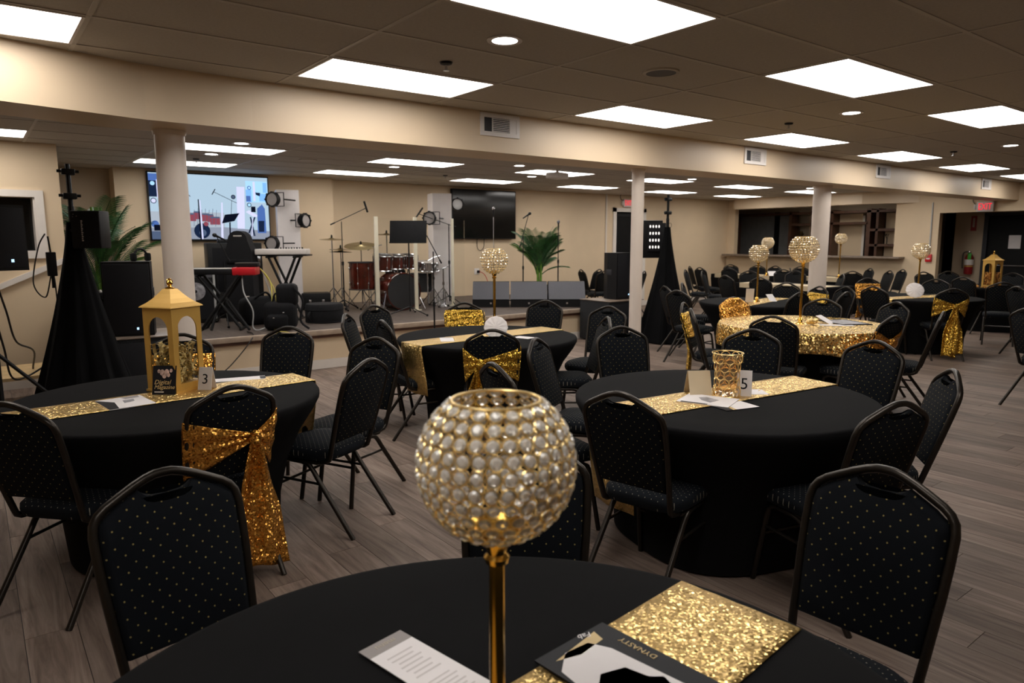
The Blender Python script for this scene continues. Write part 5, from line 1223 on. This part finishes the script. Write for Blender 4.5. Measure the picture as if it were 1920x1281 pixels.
# ------------------------------------------------------------------ bar end and hallway
t = thing('serving_counter', 'long brown serving counter ledge on the bar wall', 'counter', (U1, 0, 0)); MB().rbox(-.28, .22, 6.95, 11.45, 1.14, 1.185, .01).obj('ledge_board', 'ledge', t)
t = thing('bar_shelving', 'dark wooden back bar shelving behind the serving opening', 'shelf', (17.5, 0, 0))
for a, b in ((12.28, 12.36), (12.5, 12.58), (10.52, 10.6), (9.9, 9.98), (9.58, 9.64), (9.38, 9.44), (8.43, 8.53), (8.24, 8.30)): MB().box(0, .36, a, b, 0, 2.3).obj('upright', 'bar_wood', t, smooth=False)
for z, a, b in ((1.96, 8.5, 9.62), (1.79, 7.6, 8.43), (1.42, 7.6, 8.43), (1.9, 12.3, 12.55), (1.45, 12.3, 12.55), (2.24, 7.3, 12.55), (1.95, 9.95, 10.55), (1.55, 9.95, 10.55)): MB().box(0, .34, a, b, z-.03, z+.03).obj('shelf_board', 'bar_wood', t, smooth=False)
MB().box(.30, .34, 10.6, 12.28, 1.0, 2.3).obj('tinted_panel', 'bar_glass', t, smooth=False)
MB().box(.28, .30, 11.05, 11.2, 1.0, 2.3).obj('panel_stile', 'door_dark', t, smooth=False)
MB().box(.34, .37, 8.78, 9.40, .9, 2.2).obj('back_panel', 'wall', t, smooth=False)
MB().box(.34, .37, 7.3, 8.22, .9, 2.2).obj('back_panel', 'wall', t, smooth=False)
MB().box(.34, .37, 10.1, 10.2, .9, 2.2).obj('back_panel', 'wall', t, smooth=False)
MB().box(.34, .37, 9.4, 10.1, .9, 2.2).obj('dark_back', 'door_dark', t, smooth=False)
MB().box(.34, .37, 8.22, 8.45, .9, 2.2).obj('dark_back', 'door_dark', t, smooth=False)
MB().box(.33, .37, 8.53, 8.72, .9, 2.05).obj('dark_door', 'door_dark', t, smooth=False)
MB().box(.32, .37, 8.72, 8.78, .9, 2.15).obj('door_trim', 'white_trim', t, smooth=False)
t = thing('twig_ornament', 'dark branching twig ornament on the bar shelf', 'ornament', (17.65, 8.08, 1.45))
rng = random.Random(6)
def twig(p, d, L, lv, m):
    e = p+d*L; m.tube([p, e], .010*(.6**(2-lv))+.002, 5)
    if lv > 0:
        for k in range(3): twig(e, (d+Vector((rng.uniform(-.4, .4), rng.uniform(-.9, .9), rng.uniform(-.1, .5)))).normalized(), L*.65, lv-1, m)
m = MB(); twig(Vector((0, 0, 0)), Vector((0, 0, 1)), .12, 2, m); m.obj('branches', 'stand_black', t)
t = thing('brass_ornament', 'small brass urn ornament on the bar shelf left of the column', 'ornament', (17.62, 10.3, 1.58)); MB().lathe([(.04, 0), (.02, .03), (.06, .09), (.075, .13), (.04, .17), (.05, .2)], 16).obj('urn', 'brass', t)
def exit_sign(x, y, z, rz, label, w=.30, h=.19):
    t = thing('exit_sign', label, 'exit sign', (x, y, z), rz, 'exit signs'); MB().rbox(-w/2, w/2, 0, .05, -h/2, h/2, .006).obj('housing', 'vent_white', t)
    lettering('EXIT', h*.66, 'exit_red', t, basis((0, -.002, -.002), (1, 0, 0), (0, 0, 1)) @ Matrix.Diagonal((.92, 1.45, 1, 1)), extrude=.001)
    MB().rbox(-w/2-.05, -w/2-.005, .0, .05, -.05, .05, .012).obj('lamp_head', 'vent_white', t); MB().tube(smooth_path([(-w/2-.03, .03, .05), (-w/2-.08, .04, .12), (-w/2-.06, .05, .2)]), .006, 6).obj('conduit', 'cable_black', t)
exit_sign(U1-.06, 5.49, 2.195, -PI/2, 'lit red exit sign over the hallway opening'); exit_sign(12.18, VB-.06, 2.40, 0, 'lit red exit sign over the door behind the slim column', .28, .18)
t = thing('fire_alarm_pull', 'red fire alarm pull station on the wall by the hallway', 'fire alarm', (U1, 6.46, 1.17)); MB().rbox(-.05, 0, -.06, .06, -.08, .08, .008).obj('housing', 'red_plastic', t); MB().box(-.055, -.05, -.035, .035, -.03, .0).obj('pull_bar', 'key_white', t, smooth=False)
t = thing('conduit_pipe', 'grey conduit pipe running down to the fire alarm', 'conduit', (U1, 6.46, 0)); MB().tube([(-.02, 0, 1.25), (-.02, 0, 2.32)], .015).obj('pipe', 'cable_grey', t)
t = thing('fire_extinguisher', 'red fire extinguisher with a green tag on the hallway wall', 'fire extinguisher', (17.40, 6.18, .80)); MB().lathe([(.075, 0), (.085, .02), (.085, .36), (.06, .42), (.03, .44), (.03, .47)], 22).obj('cylinder', 'red_dark', t)
MB().rbox(-.05, .05, -.02, .02, .46, .50, .006).obj('valve', 'chrome', t); MB().tube(smooth_path([(0, .02, .49), (-.02, .11, .46), (-.03, .12, .3), (-.03, .11, .12)]), .012, 7).obj('hose', 'cable_black', t)
MB().lathe([(.0862, .20), (.0862, .32)], 22, caps=False).obj('label_band', 'key_white', t); MB().lathe([(.0862, .165), (.0862, .18)], 22, caps=False).obj('yellow_band', 'yellow', t); MB().rbox(-.10, -.09, -.07, .0, .32, .46, .003).obj('tag', 'green_tag', t); MB().box(.06, .1, -.03, .03, .1, .4).obj('wall_bracket', 'dark_gap', t, smooth=False)
t = thing('arrow_sign', 'dark red vertical arrow sign above the fire extinguisher', 'sign', (17.49, 6.18, 1.9)); MB().box(-.012, 0, -.055, .055, -.16, .16).obj('plate', 'red_dark', t, smooth=False); MB().box(-.014, -.011, -.02, .02, -.08, .12).obj('text_bar', 'ink_text', t, smooth=False)
t = thing('paper_notice', 'white paper notice taped to the black hallway door', 'notice', (17.53, 5.40, 1.5)); MB().box(-.003, 0, -.11, .11, -.14, .14).obj('sheet', 'paper', t, smooth=False)
t = thing('wall_outlet', 'white wall outlet with red and black plugs under the dark screen', 'outlet', (7.95, VB, .95)); MB().rbox(-.06, .06, -.012, 0, -.06, .06, .004).obj('plate', 'key_white', t); MB().rbox(.0, .05, -.05, -.01, -.03, .02, .006).obj('plug', 'black_plastic', t); MB().tube(smooth_path([(.03, -.05, 0), (.12, -.1, -.06), (.2, -.1, -.2)]), .007, 6).obj('plug_cable', 'red_plastic', t)
t = thing('bar_ceiling_light', 'ceiling light inside the bar behind the soffit', 'ceiling light', (16.75, 8.9, HC2))
MB().box(-.3, .3, -.6, .6, -.006, .002).obj('frame', 'vent_white', t, smooth=False); MB().box(-.27, .27, -.57, .57, -.009, -.006).obj('diffuser', 'bar_light', t, smooth=False)
